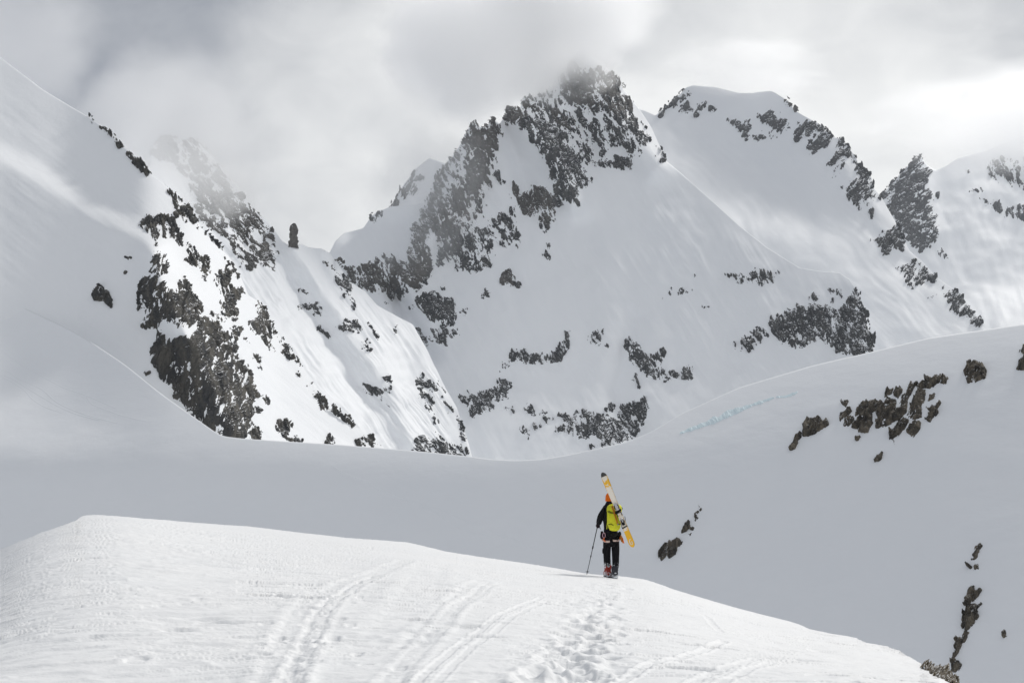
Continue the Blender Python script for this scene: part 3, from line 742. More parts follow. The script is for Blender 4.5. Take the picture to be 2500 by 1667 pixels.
B8 = dict(mat=R_mist)
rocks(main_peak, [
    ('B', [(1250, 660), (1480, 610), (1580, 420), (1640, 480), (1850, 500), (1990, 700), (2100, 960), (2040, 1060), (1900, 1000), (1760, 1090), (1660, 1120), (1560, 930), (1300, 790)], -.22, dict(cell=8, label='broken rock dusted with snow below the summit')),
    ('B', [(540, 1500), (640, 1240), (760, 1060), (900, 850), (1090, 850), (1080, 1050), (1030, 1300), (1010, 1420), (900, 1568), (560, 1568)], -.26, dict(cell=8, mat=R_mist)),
    ('B', [(1580, 425), (1600, 440), (1640, 480), (1740, 480), (1800, 460), (1850, 500), (1920, 570), (1960, 640), (1990, 700), (2005, 770), (1900, 790), (1800, 740), (1760, 780), (1700, 700), (1650, 720), (1560, 680), (1560, 640),
           (1500, 640), (1520, 600), (1500, 540)], .28, dict(mat=R_mist)),
    ('B', [(1880, 790), (2000, 780), (2080, 900), (2110, 960), (2100, 1000), (2060, 970), (2000, 900), (1900, 810)], .5),
    ('B', [[(1800, 800), (1900, 860), (1950, 920), (2050, 1050), (2040, 1060), (1990, 1040), (1900, 930), (1820, 850)], [(2165, 990), (2200, 1020), (2222, 1090), (2200, 1095), (2170, 1060)]], .35),
    ('B', [(1215, 850), (1260, 820), (1300, 790), (1370, 800), (1440, 850), (1540, 940), (1600, 1060), (1640, 1130), (1710, 1240), (1680, 1290), (1630, 1290), (1620, 1400), (1590, 1400), (1570, 1370), (1480, 1400), (1460, 1250),
           (1430, 1200), (1430, 1120), (1390, 1060), (1320, 960), (1290, 900)], .42),
    ('B', [(1680, 960), (1720, 900), (1800, 870), (1860, 900), (1900, 960), (1850, 980), (1760, 970), (1690, 970)], .0),
    ('B', [(1640, 1000), (1700, 1030), (1720, 1080), (1860, 1100), (1950, 1050), (2020, 1080), (2010, 1140), (1920, 1160), (1840, 1140), (1740, 1130), (1690, 1110)], .2),
    ('B', [(870, 940), (880, 880), (920, 835), (960, 880), (1000, 900), (1045, 815), (1090, 850), (1095, 930), (1070, 1020), (1030, 1010), (1030, 1100), (1000, 1130), (1010, 1250), (980, 1330), (900, 1330), (860, 1280), (860, 1200),
           (870, 1090), (900, 1020), (870, 980)], .35, B8),
    ('B', [(1130, 840), (1150, 740), (1235, 750), (1280, 790), (1230, 810), (1180, 840)], .55, B8),
    ('B', [(1235, 740), (1245, 660), (1310, 700), (1420, 700), (1560, 780), (1620, 820), (1600, 920), (1520, 880), (1430, 800), (1330, 780), (1290, 750)], .0, B8),
    ('B', [(1190, 1370), (1200, 1340), (1280, 1340), (1350, 1260), (1400, 1290), (1460, 1370), (1455, 1500), (1410, 1560), (1370, 1530), (1400, 1440), (1300, 1460), (1240, 1430)], .42, B8),
    ('B', [(1140, 1260), (1220, 1260), (1260, 1320), (1180, 1350), (1140, 1300)], -.1, B8),
    ('B', [(510, 1568), (580, 1420), (640, 1280), (680, 1170), (740, 1100), (745, 1120), (700, 1200), (710, 1300), (740, 1370), (760, 1300), (800, 1220), (860, 1270), (860, 1450), (800, 1460), (780, 1568)], .28, B8),
    ('E', [(500, 0), (620, 0), (580, 130), (610, 210), (610, 300), (550, 360), (520, 410), (440, 360), (480, 200), (500, 100)], .6, B8),
    ('E', [(640, 0), (930, 0), (1050, 30), (1050, 130), (1040, 230), (1000, 310), (820, 320), (770, 260), (760, 200), (720, 260), (660, 270), (690, 150), (650, 50)], .22),
    ('E', [(1040, 60), (1010, 0), (1050, -88), (1130, -98), (1190, -138), (1190, 0), (1240, 80), (1220, 160), (1150, 150), (1080, 100)], .12),
    ('B', [[(205, 1500), (220, 1470), (260, 1455), (290, 1450), (230, 1510)], [(940, 1340), (960, 1380), (960, 1450), (930, 1455)], [(1090, 1220), (1110, 1250), (1060, 1190), (1080, 1170)]], .4),
    ('B', [(740, 1110), (840, 970), (870, 960), (800, 1090), (760, 1130)], .0, B8),
    ('E', [[(1370, 0), (1410, 40), (1400, 50), (1375, 20)], [(1405, 215), (1430, 190), (1455, 215), (1425, 225)], [(1418, 142), (1432, 142), (1425, 155)]], .3),
    ('E', [(30, 300), (200, 270), (300, 210), (420, 250), (470, 330), (440, 400), (380, 430), (330, 480), (270, 460), (180, 440), (120, 400), (40, 370)], .3, B8),
    ('E', [[(410, 440), (450, 400), (480, 420), (450, 460), (430, 530), (410, 520)], [(560, 370), (610, 320), (590, 390)], [(480, 400), (540, 410), (510, 440)], [(330, 480), (400, 430), (420, 400), (360, 490), (320, 540)]], .4),
    ('E', [(535, 480), (600, 470), (640, 470), (700, 520), (770, 510), (775, 590), (855, 575), (855, 595), (780, 600), (770, 680), (720, 690), (680, 660), (640, 650), (600, 600), (540, 540)], .6),
    ('E', [[(500, 680), (560, 700), (620, 800), (600, 860), (550, 800), (520, 750)], [(450, 580), (470, 550), (490, 560), (470, 585)]], .05),
    ('E', [[(640, 720), (700, 690), (740, 760), (730, 820), (680, 810), (640, 760)], [(780, 720), (800, 700), (800, 730), (765, 765), (755, 755)]], .3),
    ('E', [(1110, 400), (1120, 350), (1165, 320), (1185, 370), (1170, 405), (1130, 405)], .8, dict(mat=R_mist)),
    ('E', [[(970, 500), (1000, 455), (1020, 470), (985, 490)], [(690, 430), (710, 430), (700, 445)], [(1190, 390), (1220, 405), (1215, 415)]], .35),
    ('E', [(1100, 980), (1110, 940), (1160, 900), (1180, 860), (1260, 850), (1310, 870), (1320, 920), (1200, 940), (1150, 940)], .2),
    ('E', [(1310, 930), (1320, 880), (1370, 880), (1380, 920), (1450, 880), (1500, 830), (1545, 790), (1550, 730), (1560, 740), (1550, 840), (1500, 910), (1430, 930), (1340, 935)], .6),
    ('E', [[(1690, 750), (1740, 720), (1790, 730), (1810, 760), (1780, 810), (1740, 840), (1710, 800)], [(1815, 830), (1830, 800), (1840, 830)]], .1),
    ('E', [(1930, 830), (1960, 800), (2030, 810), (2060, 870), (2130, 880), (2215, 870), (2200, 920), (2150, 960), (2260, 1010), (2260, 1050), (2220, 1055), (2080, 1010), (2060, 960), (2000, 930), (1960, 880)], .4),
    ('E', [(1990, 1060), (2020, 1020), (2040, 1070), (2035, 1110)], .05),
    ('E', [(820, 1160), (870, 1150), (930, 1160), (990, 1150), (1010, 1120), (1090, 1110), (1085, 1050), (1155, 1080), (1140, 1170), (1090, 1200), (1060, 1180), (1000, 1190), (1060, 1240), (1000, 1280), (920, 1300), (870, 1260),
           (930, 1200), (860, 1210)], .35),
    ('E', [(1275, 1240), (1300, 1230), (1310, 1270), (1400, 1290), (1340, 1300), (1290, 1300)], .35),
    ('E', [[(1220, 1370), (1300, 1400), (1290, 1450), (1265, 1450), (1230, 1400)], [(1310, 1375), (1370, 1380), (1360, 1400), (1320, 1400)], [(1405, 1320), (1450, 1320), (1420, 1350)], [(1440, 1380), (1520, 1370), (1540, 1400), (1480, 1400)]], .15),
    ('E', [(1500, 1300), (1600, 1290), (1680, 1270), (1720, 1310), (1800, 1290), (1830, 1320), (1860, 1350), (1900, 1280), (1930, 1240), (2000, 1230), (2030, 1200), (2090, 1200), (2105, 1250), (2090, 1300), (2060, 1330), (2060, 1380),
           (1990, 1440), (1900, 1500), (1720, 1510), (1800, 1480), (1740, 1440), (1600, 1440), (1560, 1400), (1570, 1350)], .38),
    ('E', [[(1800, 1220), (1890, 1230), (1870, 1270), (1820, 1260)], [(1140, 1250), (1200, 1250), (1180, 1275)]], .0),
    ('F', [(370, 810), (430, 770), (520, 700), (600, 710), (590, 760), (500, 840), (430, 880)], .08),
    ('F', [(620, 660), (690, 610), (800, 540), (880, 560), (980, 550), (1060, 590), (1130, 560), (1170, 520), (1170, 460), (1205, 440), (1240, 530), (1270, 600), (1280, 680), (1320, 760), (1330, 860), (1190, 890), (1080, 860),
           (1060, 830), (1000, 800), (970, 760), (900, 780), (860, 820), (800, 830), (700, 790), (640, 720)], .42),
    ('F', [[(1010, 450), (1100, 450), (1140, 490), (1110, 500), (1060, 465)], [(895, 490), (950, 485), (925, 500)], [(1030, 500), (1060, 500), (1060, 530), (1030, 525)]], .25),
    ('F', [[(380, 340), (480, 340), (540, 310), (620, 320), (635, 375), (560, 400), (500, 370), (410, 380)], [(300, 325), (340, 330), (330, 345)], [(645, 320), (665, 330), (650, 335)]], .35),
    ('F', [[(0, 320), (60, 315), (150, 350), (100, 355)], [(-110, 480), (-60, 430), (0, 440), (70, 430), (20, 470), (-50, 500)], [(80, 545), (160, 550), (250, 560), (160, 560)]], -.08),
    ('F', [(-40, 1000), (0, 980), (50, 960), (90, 965), (70, 1040), (20, 1040), (-30, 1030)], .25),
], R_far, seed=31, cell=10, amp=4, ang=-.35)

rocks(right_peak, [
    ('C', [(-140, 790), (-110, 740), (-60, 690), (0, 650), (40, 600), (70, 660), (40, 680), (0, 690), (-100, 760)], .3),
    ('C', [(-20, 720), (60, 710), (100, 740), (165, 710), (110, 780), (60, 780), (0, 765)], .4),
    ('C', [(180, 740), (220, 730), (260, 735), (250, 750), (200, 755)], .2),
    ('C', [[(330, 820), (380, 830), (420, 860), (470, 815), (490, 850), (480, 930), (450, 950), (410, 920), (415, 880), (350, 840)], [(500, 930), (570, 900), (570, 950), (520, 950)]], .25),
    ('C', [[(540, 790), (620, 750), (680, 780), (745, 840), (750, 880), (700, 900), (640, 880), (570, 850)], [(605, 905), (665, 935), (640, 945)]], .15),
    ('C', [(720, 690), (740, 685), (790, 755), (770, 750)], .4, dict(mat=R_mist)),
    ('C', [(790, 920), (830, 840), (870, 825), (900, 850), (960, 850), (960, 880), (880, 920), (850, 900), (800, 960)], .55),
    ('C', [(870, 1020), (920, 970), (960, 890), (990, 880), (1030, 930), (1000, 990), (930, 1020), (900, 1050)], .7),
    ('C', [[(1075, 1000), (1080, 960), (1105, 950), (1100, 990)], [(1060, 1090), (1080, 1040), (1140, 1000), (1150, 1030), (1100, 1090), (1020, 1130)]], .6),
    ('C', [(1150, 1040), (1180, 1060), (1210, 1110), (1310, 1215), (1315, 1280), (1270, 1240), (1220, 1190), (1190, 1130)], .5),
    ('C', [(1050, 1220), (1120, 1100), (1140, 1110), (1120, 1200), (1060, 1230)], .05),
    ('C', [(1110, 1300), (1170, 1250), (1240, 1230), (1330, 1330), (1370, 1350), (1370, 1390), (1300, 1370), (1220, 1380), (1180, 1390), (1150, 1330)], .35),
    ('C', [[(1215, 1400), (1280, 1410), (1240, 1430)], [(1295, 1445), (1310, 1440), (1325, 1480), (1305, 1480)]], .4),
    ('F', [(1320, 110), (1380, 70), (1440, 50), (1500, 0), (1540, 100), (1520, 160), (1460, 140), (1450, 180), (1400, 190), (1360, 140)], .42),
    ('F', [[(1490, 300), (1560, 270), (1640, 280), (1740, 340), (1740, 370), (1680, 360), (1650, 400), (1600, 390), (1540, 330)], [(1550, 380), (1600, 400), (1590, 425)], [(1600, 245), (1650, 270), (1640, 275)]], .4),
    ('F', [[(1710, 490), (1780, 470), (1740, 490)], [(1750, 400), (1820, 410), (1800, 440)]], -.1),
    ('F', [(1810, 470), (1850, 460), (1890, 450), (2000, 570), (2065, 665), (2045, 690), (1960, 640), (1860, 590), (1840, 520)], .22),
], R_far, seed=51, cell=10, amp=4, ang=.6)

rocks(far_right, [
    ('C', [(1375, 1345), (1460, 1240), (1560, 1130), (1640, 1065), (1700, 1180), (1720, 1300), (1720, 1400), (1750, 1500), (1755, 1608), (1690, 1698), (1640, 1718), (1560, 1658), (1500, 1590), (1480, 1520), (1400, 1400)], .3, dict(ang=.9)),
    ('F', [(1740, 100), (1800, 150), (1865, 250), (1840, 250), (1770, 190)], .05),
    ('C', [(2090, 1150), (2130, 1080), (2400, 1080), (2400, 1330), (2240, 1240), (2130, 1230)], -.15),
    ('C', [[(1970, 1290), (2060, 1280), (2040, 1330), (1980, 1310)], [(1950, 1180), (2000, 1180), (1980, 1195)]], .05),
    ('C', [(2010, 1360), (2130, 1360), (2200, 1400), (2400, 1400), (2400, 1520), (2240, 1470), (2150, 1420)], .08),
    ('C', [(1720, 1250), (1780, 1260), (1790, 1350), (1740, 1330)], -.15),
], R_far, seed=71, cell=10, amp=4, ang=-.3)

rocks(far_ridge, [('B', [(350, 1415), (430, 1270), (480, 1240), (520, 1150), (560, 1180), (560, 1280), (500, 1340), (400, 1400)], .1)], R_mist, seed=81, cell=10)


def spire():
    """free-standing pinnacle on the saddle"""
    Y = float(left_back.look(np.array([716.]), np.array([600.]))[0][0])
    rows = 16; seg = 14; V = []; u = Y / F
    c = P(np.array([716.]), np.array([606.]), Y)[0]
    for i in range(rows + 1):
        t = i / rows; z = t * 54 * u
        r = (12.5 - 5 * t) * u * (1 + .22 * float(pn(np.array([i * .7]), np.array([3.3]), 9)[0])) * (1 if i < rows else .35)
        for j in range(seg):
            a = j / seg * 2 * math.pi
            k = 1 + .55 * float(pn(np.array([j * .8]), np.array([i * .28]), 5)[0])
            V.append((c[0] + r * k * math.cos(a) + (t * 1.5) * u, c[1] + r * k * math.sin(a) * .8, c[2] + z * (1 + .16 * math.sin(2 * a + 1.2) * (t > .8) * (t - .8) * 5)))
    Fc = [(i * seg + j, i * seg + (j + 1) % seg, (i + 1) * seg + (j + 1) % seg, (i + 1) * seg + j) for i in range(rows) for j in range(seg)]
    Fc.append(tuple(rows * seg + j for j in range(seg)))
    o = mesh_obj('rock_spire', np.array(V), Fc, R_mist, left_back.obj, smooth=False)
    o['label'] = 'lone rock pinnacle standing on the snowy saddle'


spire()

# ------------------------------------------------------------------ rocks lying on the near slopes (things)
def outcrop(label, k, polys, sheet=None, m=None, cat='rock outcrop', group='dark rock outcrops on the near snow slopes', dens=.5, cell=12, amp=7, pieces=True, ang=.45, **kw):
    sheet = sheet or bowl
    allp = [p for q in polys for p in tr(k, q)]
    cx, cy = sum(p[0] for p in allp) / len(allp), sum(p[1] for p in allp) / len(allp)
    base = sheet.point(np.array([cx]), np.array([cy]))[0]
    if len(polys) == 1 or not pieces:
        o = rock(sheet, [tr(k, q) for q in polys], dens, m or R_near, None, 'rock_outcrop', None, cell=cell, amp=amp, step=1.3, ang=ang, edge=3, seed=int(cx) % 97, wobble=1.5, rough=.42, bare=.18, **kw)
        if o is None: return
        root = o
        M = Vector(base)
        o.data.transform(Matrix.Translation(-M)); o.location = M
    else:
        root = bpy.data.objects.new('rock_outcrop', None); COL.objects.link(root); root.location = Vector(base)
        for i, q in enumerate(polys):
            o = rock(sheet, [tr(k, q)], dens, m or R_near, None, 'rock', None, cell=cell, amp=amp, step=1.3, ang=ang, edge=3, seed=int(cx) % 97 + i * 3, wobble=1.5, rough=.42, bare=.18, **kw)
            if o is None: continue
            o.data.transform(Matrix.Translation(-Vector(base))); o.parent = root
    root['label'] = label; root['category'] = cat
    if group: root['group'] = group


outcrop('brown wedge-shaped rock below left of the big outcrop on the right slope', 'F', [[(835, 1440), (860, 1360), (880, 1330), (960, 1320), (975, 1340), (1000, 1330), (1010, 1360), (960, 1400), (880, 1440)],
        [(755, 1530), (770, 1480), (800, 1430), (825, 1420), (825, 1450), (800, 1490), (790, 1525)]])
outcrop('largest dark outcrop on the right slope, many leaning blocks with snow between', 'F', [
    [(1200, 1300), (1210, 1240), (1255, 1200), (1380, 1210), (1340, 1260), (1270, 1300)], [(1220, 1330), (1270, 1300), (1310, 1290), (1310, 1350), (1280, 1410), (1215, 1410)],
    [(1080, 1340), (1100, 1280), (1160, 1245), (1170, 1270), (1120, 1310), (1090, 1350)], [(1125, 1370), (1130, 1310), (1180, 1300), (1190, 1330), (1150, 1370)],
    [(1340, 1330), (1370, 1240), (1410, 1190), (1475, 1190), (1470, 1260), (1440, 1350), (1390, 1370), (1340, 1380)],
    [(1445, 1340), (1460, 1290), (1500, 1250), (1520, 1160), (1560, 1130), (1580, 1070), (1600, 1100), (1560, 1180), (1550, 1240), (1540, 1280), (1500, 1320)],
    [(1550, 1300), (1590, 1210), (1620, 1140), (1675, 1130), (1670, 1190), (1650, 1240), (1650, 1310), (1590, 1320)],
    [(1440, 1400), (1480, 1370), (1530, 1310), (1560, 1330), (1530, 1390), (1480, 1440), (1460, 1490), (1440, 1470)],
    [(1545, 1400), (1570, 1350), (1640, 1350), (1640, 1390), (1590, 1440)], [(1405, 1170), (1420, 1130), (1480, 1105), (1520, 1120), (1490, 1180), (1460, 1150)],
    [(1690, 1250), (1740, 1240), (1780, 1215), (1750, 1260), (1760, 1280), (1710, 1340), (1680, 1320), (1710, 1270)], [(1700, 1200), (1730, 1150), (1750, 1150), (1720, 1190)],
    [(1175, 1380), (1180, 1355), (1215, 1350), (1210, 1385)]])
outcrop('slanting pair of dark rocks at the upper right tip of the largest outcrop', 'F', [[(1640, 1110), (1680, 1060), (1740, 1050), (1780, 1015), (1800, 1030), (1760, 1080), (1710, 1110)], [(1785, 1075), (1800, 1040), (1830, 1045), (1815, 1080)],
        [(1605, 1090), (1640, 1085), (1640, 1105), (1615, 1108)]])
outcrop('round dark boulder alone above the largest outcrop on the right slope', 'F', [[(1945, 1000), (1980, 940), (2020, 930), (2050, 940), (2090, 990), (2080, 1040), (2020, 1070), (1970, 1075), (1960, 1040)]], dens=.6)
outcrop('dark rock cut by the right edge of the picture just below the skyline', 'F', [[(2300, 980), (2330, 930), (2352, 910), (2420, 900), (2420, 1000), (2350, 985)], [(2320, 870), (2352, 830), (2400, 800), (2400, 830), (2352, 870)]], dens=.6)
outcrop('tiny dark stone just left above the brown blocks of the largest outcrop', 'F', [[(1110, 1215), (1145, 1205), (1132, 1238)]], cat='rock', dens=.7)
outcrop('small sliver of rock below the largest outcrop', 'F', [[(1200, 1460), (1228, 1446), (1212, 1468)]], cat='rock', dens=.7)
outcrop('pointed dark stone alone in the snow below the largest outcrop', 'I', [[(1330, 50), (1350, 15), (1380, -12), (1368, 40)]], cat='rock', dens=.7)
outcrop('slim dark rock topping the vertical line of rocks at lower right', 'I', [[(2005, 695), (2020, 640), (2050, 618), (2062, 630), (2040, 670), (2010, 700)], [(2000, 722), (2035, 685), (2028, 715)]], dens=.6)
outcrop('thin flakes of rock between the slim rock and the tall jagged one at lower right', 'I', [[(1968, 765), (1992, 772), (1990, 785)], [(2018, 785), (2036, 758), (2034, 785)]], cat='rock', dens=.6)
outcrop('tall jagged brown rock in the middle of the vertical rock line at lower right', 'I', [[(1945, 1030), (1965, 960), (1975, 910), (2010, 905), (2005, 940), (1985, 1010), (1960, 1035)], [(1995, 1000), (2010, 950), (2055, 932), (2030, 970), (2000, 1010)],
        [(1945, 1140), (1955, 1040), (2000, 1030), (2060, 1022), (2020, 1070), (2038, 1085), (2035, 1120), (1990, 1180), (1960, 1215), (1965, 1165), (1932, 1188)]], dens=.65)
outcrop('narrow black rock below the tall jagged one at lower right', 'I', [[(1888, 1330), (1888, 1270), (1930, 1250), (1950, 1215), (1972, 1225), (1950, 1270), (1910, 1330)], [(1862, 1398), (1885, 1350), (1905, 1335), (1882, 1380)]], dens=.65)
outcrop('rounded black rock at the foot of the vertical rock line, beside the ridge edge', 'I', [[(1858, 1482), (1863, 1420), (1880, 1405), (1920, 1440), (1902, 1478), (1870, 1488)]], dens=.7, cat='rock')
outcrop('lone black diamond-shaped stone in the snow at far lower right', 'I', [[(2198, 1230), (2215, 1206), (2233, 1233), (2215, 1252)]], dens=.8, cat='rock')
outcrop('pair of grey brown rocks on the slope just right of the skier', 'H', [[(2185, 700), (2190, 650), (2230, 618), (2237, 640), (2230, 690), (2195, 727)], [(2243, 695), (2245, 630), (2260, 600), (2310, 580), (2342, 610), (2300, 640), (2290, 680), (2250, 708)]], dens=.7)
outcrop('string of small stones rising right of the skier above the paired rocks', 'I', [[(15, 540), (35, 490), (62, 468), (66, 500), (40, 528)], [(75, 515), (97, 508), (88, 522)], [(103, 458), (112, 424), (118, 440)], [(104, 408), (118, 396), (121, 404)], [(130, 394), (138, 370), (144, 380)],
        [(58, 550), (76, 545), (68, 560)]], dens=.6)
outcrop('lone dark rock in the middle of the shaded left snow face', 'D', [[(630, 480), (640, 430), (665, 408), (690, 420), (740, 460), (762, 510), (762, 562), (740, 545), (700, 510), (650, 512)]], sheet=left_mountain, m=R_cliff, dens=.5, group=None)
outcrop('flat dark chip high on the left snow face beside the cliff top', 'D', [[(855, 218), (895, 222), (875, 232)]], sheet=left_mountain, m=R_cliff, dens=.7, cat='rock', group='small stones on the left snow face')
outcrop('small dark stone between the lone rock and the cliff top', 'D', [[(838, 322), (850, 308), (864, 318), (855, 330)]], sheet=left_mountain, m=R_cliff, dens=.7, cat='rock', group='small stones on the left snow face')
outcrop('small stone hugging the left foot of the upper cliff', 'D', [[(965, 692), (975, 676), (984, 690), (975, 700)]], sheet=left_mountain, m=R_cliff, dens=.7, cat='rock', group='small stones on the left snow face')
outcrop('lowest small dark stone on the left snow face', 'D', [[(985, 1012), (1000, 1000), (1026, 1008), (998, 1022)]], sheet=left_mountain, m=R_cliff, dens=.7, cat='rock', group='small stones on the left snow face')

outcrop('brown lichen-speckled rock breaking through the bright ridge at the bottom right corner', 'I', [[(1668, 1436), (1700, 1440), (1750, 1455), (1800, 1458), (1820, 1466), (1840, 1432), (1846, 1490), (1870, 1525), (1905, 1568), (1900, 1600), (1850, 1560), (1780, 1520), (1720, 1485)]],
        sheet=hgt_crest[0], m=R_fore, dens=.75, cell=9, amp=7, group=None)

# blue ice lip of the crevasse in the right slope
M_ice, t_, b_ = mat('blue_ice')
b_.inputs['Base Color'].default_value = (.72, .83, .865, 1); b_.inputs['Roughness'].default_value = .7; b_.inputs['Specular IOR Level'].default_value = .1
ice = rock(bowl, [tr('F', [(5, 1418), (100, 1375), (180, 1345), (230, 1312), (260, 1318), (330, 1268), (420, 1248), (540, 1205), (640, 1178), (600, 1196), (500, 1228), (420, 1268), (300, 1318), (230, 1350), (120, 1388)])], .8, M_ice, bowl.obj, 'ice_lip',
           'turquoise ice lip of a crevasse in the right slope', cell=14, amp=1.4, step=1.3, ang=-.4, edge=2, seed=2, wobble=2, rough=.15, bare=.1)
ice2 = rock(bowl, [tr('F', [(660, 1172), (730, 1165), (800, 1140), (790, 1150), (730, 1172)])], .6, M_ice, bowl.obj, 'ice_lip', None, cell=14, amp=1., step=1.5, ang=-.4, edge=2, seed=5, wobble=2, rough=.15, bare=.1)


# thin ski tracks drawn across the bowl: low raised berms of pushed snow
def line_track(pts, w=1.3, hgt=.5, name='ski_track'):
    pts = np.array(pts, float)
    n = len(pts); t = np.linspace(0, n - 1, n * 14)
    px = blur(np.interp(t, np.arange(n), pts[:, 0]), 4, 0); py = blur(np.interp(t, np.arange(n), pts[:, 1]), 4, 0)
    py = py + .5 * fbm(t * .4, t * 0, int(pts[0, 0]) % 31, 2)
    tx, ty = np.gradient(px), np.gradient(py); l = np.hypot(tx, ty); nx, ny = -ty / l, tx / l
    u = 300 / F
    rows = [bowl.point(px + nx * k * w, py + ny * k * w, h_ * u) for k, h_ in ((-1, -.25), (-.2, hgt), (.25, hgt * .8), (1, -.25))]
    A = np.stack(rows, 0)
    return mesh_obj(name, A.reshape(-1, 3), grid_faces(4, len(t)), M_mid, bowl.obj)


for k, p in [('D', [(0, 980), (60, 1000), (120, 1050), (200, 1080), (300, 1130), (370, 1200), (470, 1250), (600, 1300), (800, 1350)]),
             ('D', [(0, 1030), (100, 1080), (170, 1130), (220, 1190), (300, 1240), (420, 1280)]),
             ('D', [(0, 1015), (90, 1050), (180, 1110), (280, 1170), (400, 1240), (520, 1290), (680, 1330)]),
             ('D', [(230, 1000), (320, 1050), (430, 1110), (560, 1150), (680, 1200), (790, 1250)]),
             ('D', [(590, 1170), (620, 1220), (720, 1260), (830, 1300), (1000, 1340)]),
             ('D', [(0, 850), (60, 890), (150, 960), (260, 1010)]),
             ('H', [(-60, 80), (60, 150), (220, 200), (340, 270), (520, 330), (700, 380), (860, 460), (1060, 540), (1200, 590), (1380, 680)]),
             ('H', [(0, 130), (150, 180), (300, 270), (450, 320), (640, 390), (760, 480), (900, 550), (1060, 560), (1200, 590)]),
             ('H', [(1370, 260), (1430, 280), (1500, 310), (1560, 400), (1640, 490), (1740, 560)]),
             ('H', [(2010, 800), (2040, 850)])]:
    line_track(tr(k, p))

# ------------------------------------------------------------------ the skier
def paint(name, col, rough=.8, bump=.0, bs=40., var=.15, metal=0.):
    m, t, b = mat(name)
    n = noise_node(t, bs, 5, .6)
    r = t.nodes.new('ShaderNodeValToRGB')
    r.color_ramp.elements[0].position = .3; r.color_ramp.elements[1].position = .7
    r.color_ramp.elements[0].color = (*[c * (1 - var) for c in col], 1); r.color_ramp.elements[1].color = (*[min(1, c * (1 + var)) for c in col], 1)
    t.links.new(n.outputs['Fac'], r.inputs[0]); t.links.new(r.outputs[0], b.inputs['Base Color'])
    b.inputs['Roughness'].default_value = rough; b.inputs['Metallic'].default_value = metal; b.inputs['Specular IOR Level'].default_value = .12
    if bump:
        bp = t.nodes.new('ShaderNodeBump'); bp.inputs['Strength'].default_value = .6; bp.inputs['Distance'].default_value = bump
        t.links.new(n.outputs['Fac'], bp.inputs['Height']); t.links.new(bp.outputs[0], b.inputs['Normal'])
    return m


def snowy_paint(name, col, z0, z1, amount=.5):
    """cloth or plastic with snow stuck to it, thicker towards z0"""
    m, t, b = mat(name)
    n = noise_node(t, 26, 6, .7)
    c = t.nodes.new('ShaderNodeTexCoord'); sp = t.nodes.new('ShaderNodeSeparateXYZ'); t.links.new(c.outputs['Object'], sp.inputs[0])
    mr = t.nodes.new('ShaderNodeMapRange'); mr.inputs['From Min'].default_value = z0; mr.inputs['From Max'].default_value = z1
    mr.inputs['To Min'].default_value = amount; mr.inputs['To Max'].default_value = -.25
    t.links.new(sp.outputs[2], mr.inputs['Value'])
    a = t.nodes.new('ShaderNodeMath'); a.operation = 'ADD'; t.links.new(n.outputs['Fac'], a.inputs[0]); t.links.new(mr.outputs[0], a.inputs[1])
    st = t.nodes.new('ShaderNodeMapRange'); st.inputs['From Min'].default_value = .62; st.inputs['From Max'].default_value = .68
    t.links.new(a.outputs[0], st.inputs['Value'])
    mix = t.nodes.new('ShaderNodeMix'); mix.data_type = 'RGBA'; t.links.new(st.outputs[0], mix.inputs[0])
    mix.inputs[6].default_value = (*col, 1); mix.inputs[7].default_value = (.8, .82, .85, 1)
    t.links.new(mix.outputs[2], b.inputs['Base Color']); b.inputs['Roughness'].default_value = .85; b.inputs['Specular IOR Level'].default_value = .1
    return m


M_black = paint('black_softshell', (.010, .010, .012), .85, .004, 30)
M_glove = paint('dark_maroon_glove', (.020, .012, .016), .8, .002, 60)
M_skin = paint('skin', (.52, .34, .26), .55)
M_orange = paint('orange_knit', (.80, .17, .02), .9, .003, 120)
M_yellow = paint('yellow_green_nylon', (.66, .66, .035), .6, .006, 14, .12)
M_strap = paint('black_webbing', (.012, .012, .014), .8)
M_pinkish = paint('pale_pink_webbing', (.62, .47, .42), .8)
M_metal = paint('grey_metal', (.45, .45, .47), .35, metal=.9)
M_wood = paint('orange_brown_shaft', (.50, .17, .02), .6)
M_trs = snowy_paint('black_trousers', (.010, .010, .012), .10, .50, .36)
M_boot1 = snowy_paint('red_boot_shell', (.30, .04, .03), .0, .34, .26)
M_boot2 = snowy_paint('grey_boot_shell', (.05, .05, .06), .0, .32, .26)


def skin(name, verts, edges, radii, m, parent, sub=2, root=0, loc=(0, 0, 0)):
    me = bpy.data.meshes.new(name); me.from_pydata(verts, edges, [])
    o = bpy.data.objects.new(name, me); COL.objects.link(o)
    sk = o.modifiers.new('s', 'SKIN'); sk.use_smooth_shade = True
    for i, r in enumerate(radii):
        v = me.skin_vertices[0].data[i]; v.radius = r if isinstance(r, tuple) else (r, r); v.use_root = (i == root)
    sb = o.modifiers.new('d', 'SUBSURF'); sb.levels = sub; sb.render_levels = sub
    dg = bpy.context.evaluated_depsgraph_get()
    ev = bpy.data.meshes.new_from_object(o.evaluated_get(dg))
    o.modifiers.clear(); old = o.data; o.data = ev; ev.name = name; bpy.data.meshes.remove(old)
    ev.materials.clear(); ev.materials.append(m)
    ev.polygons.foreach_set('use_smooth', np.ones(len(ev.polygons), bool))
    o.parent = parent; o.location = loc
    return o


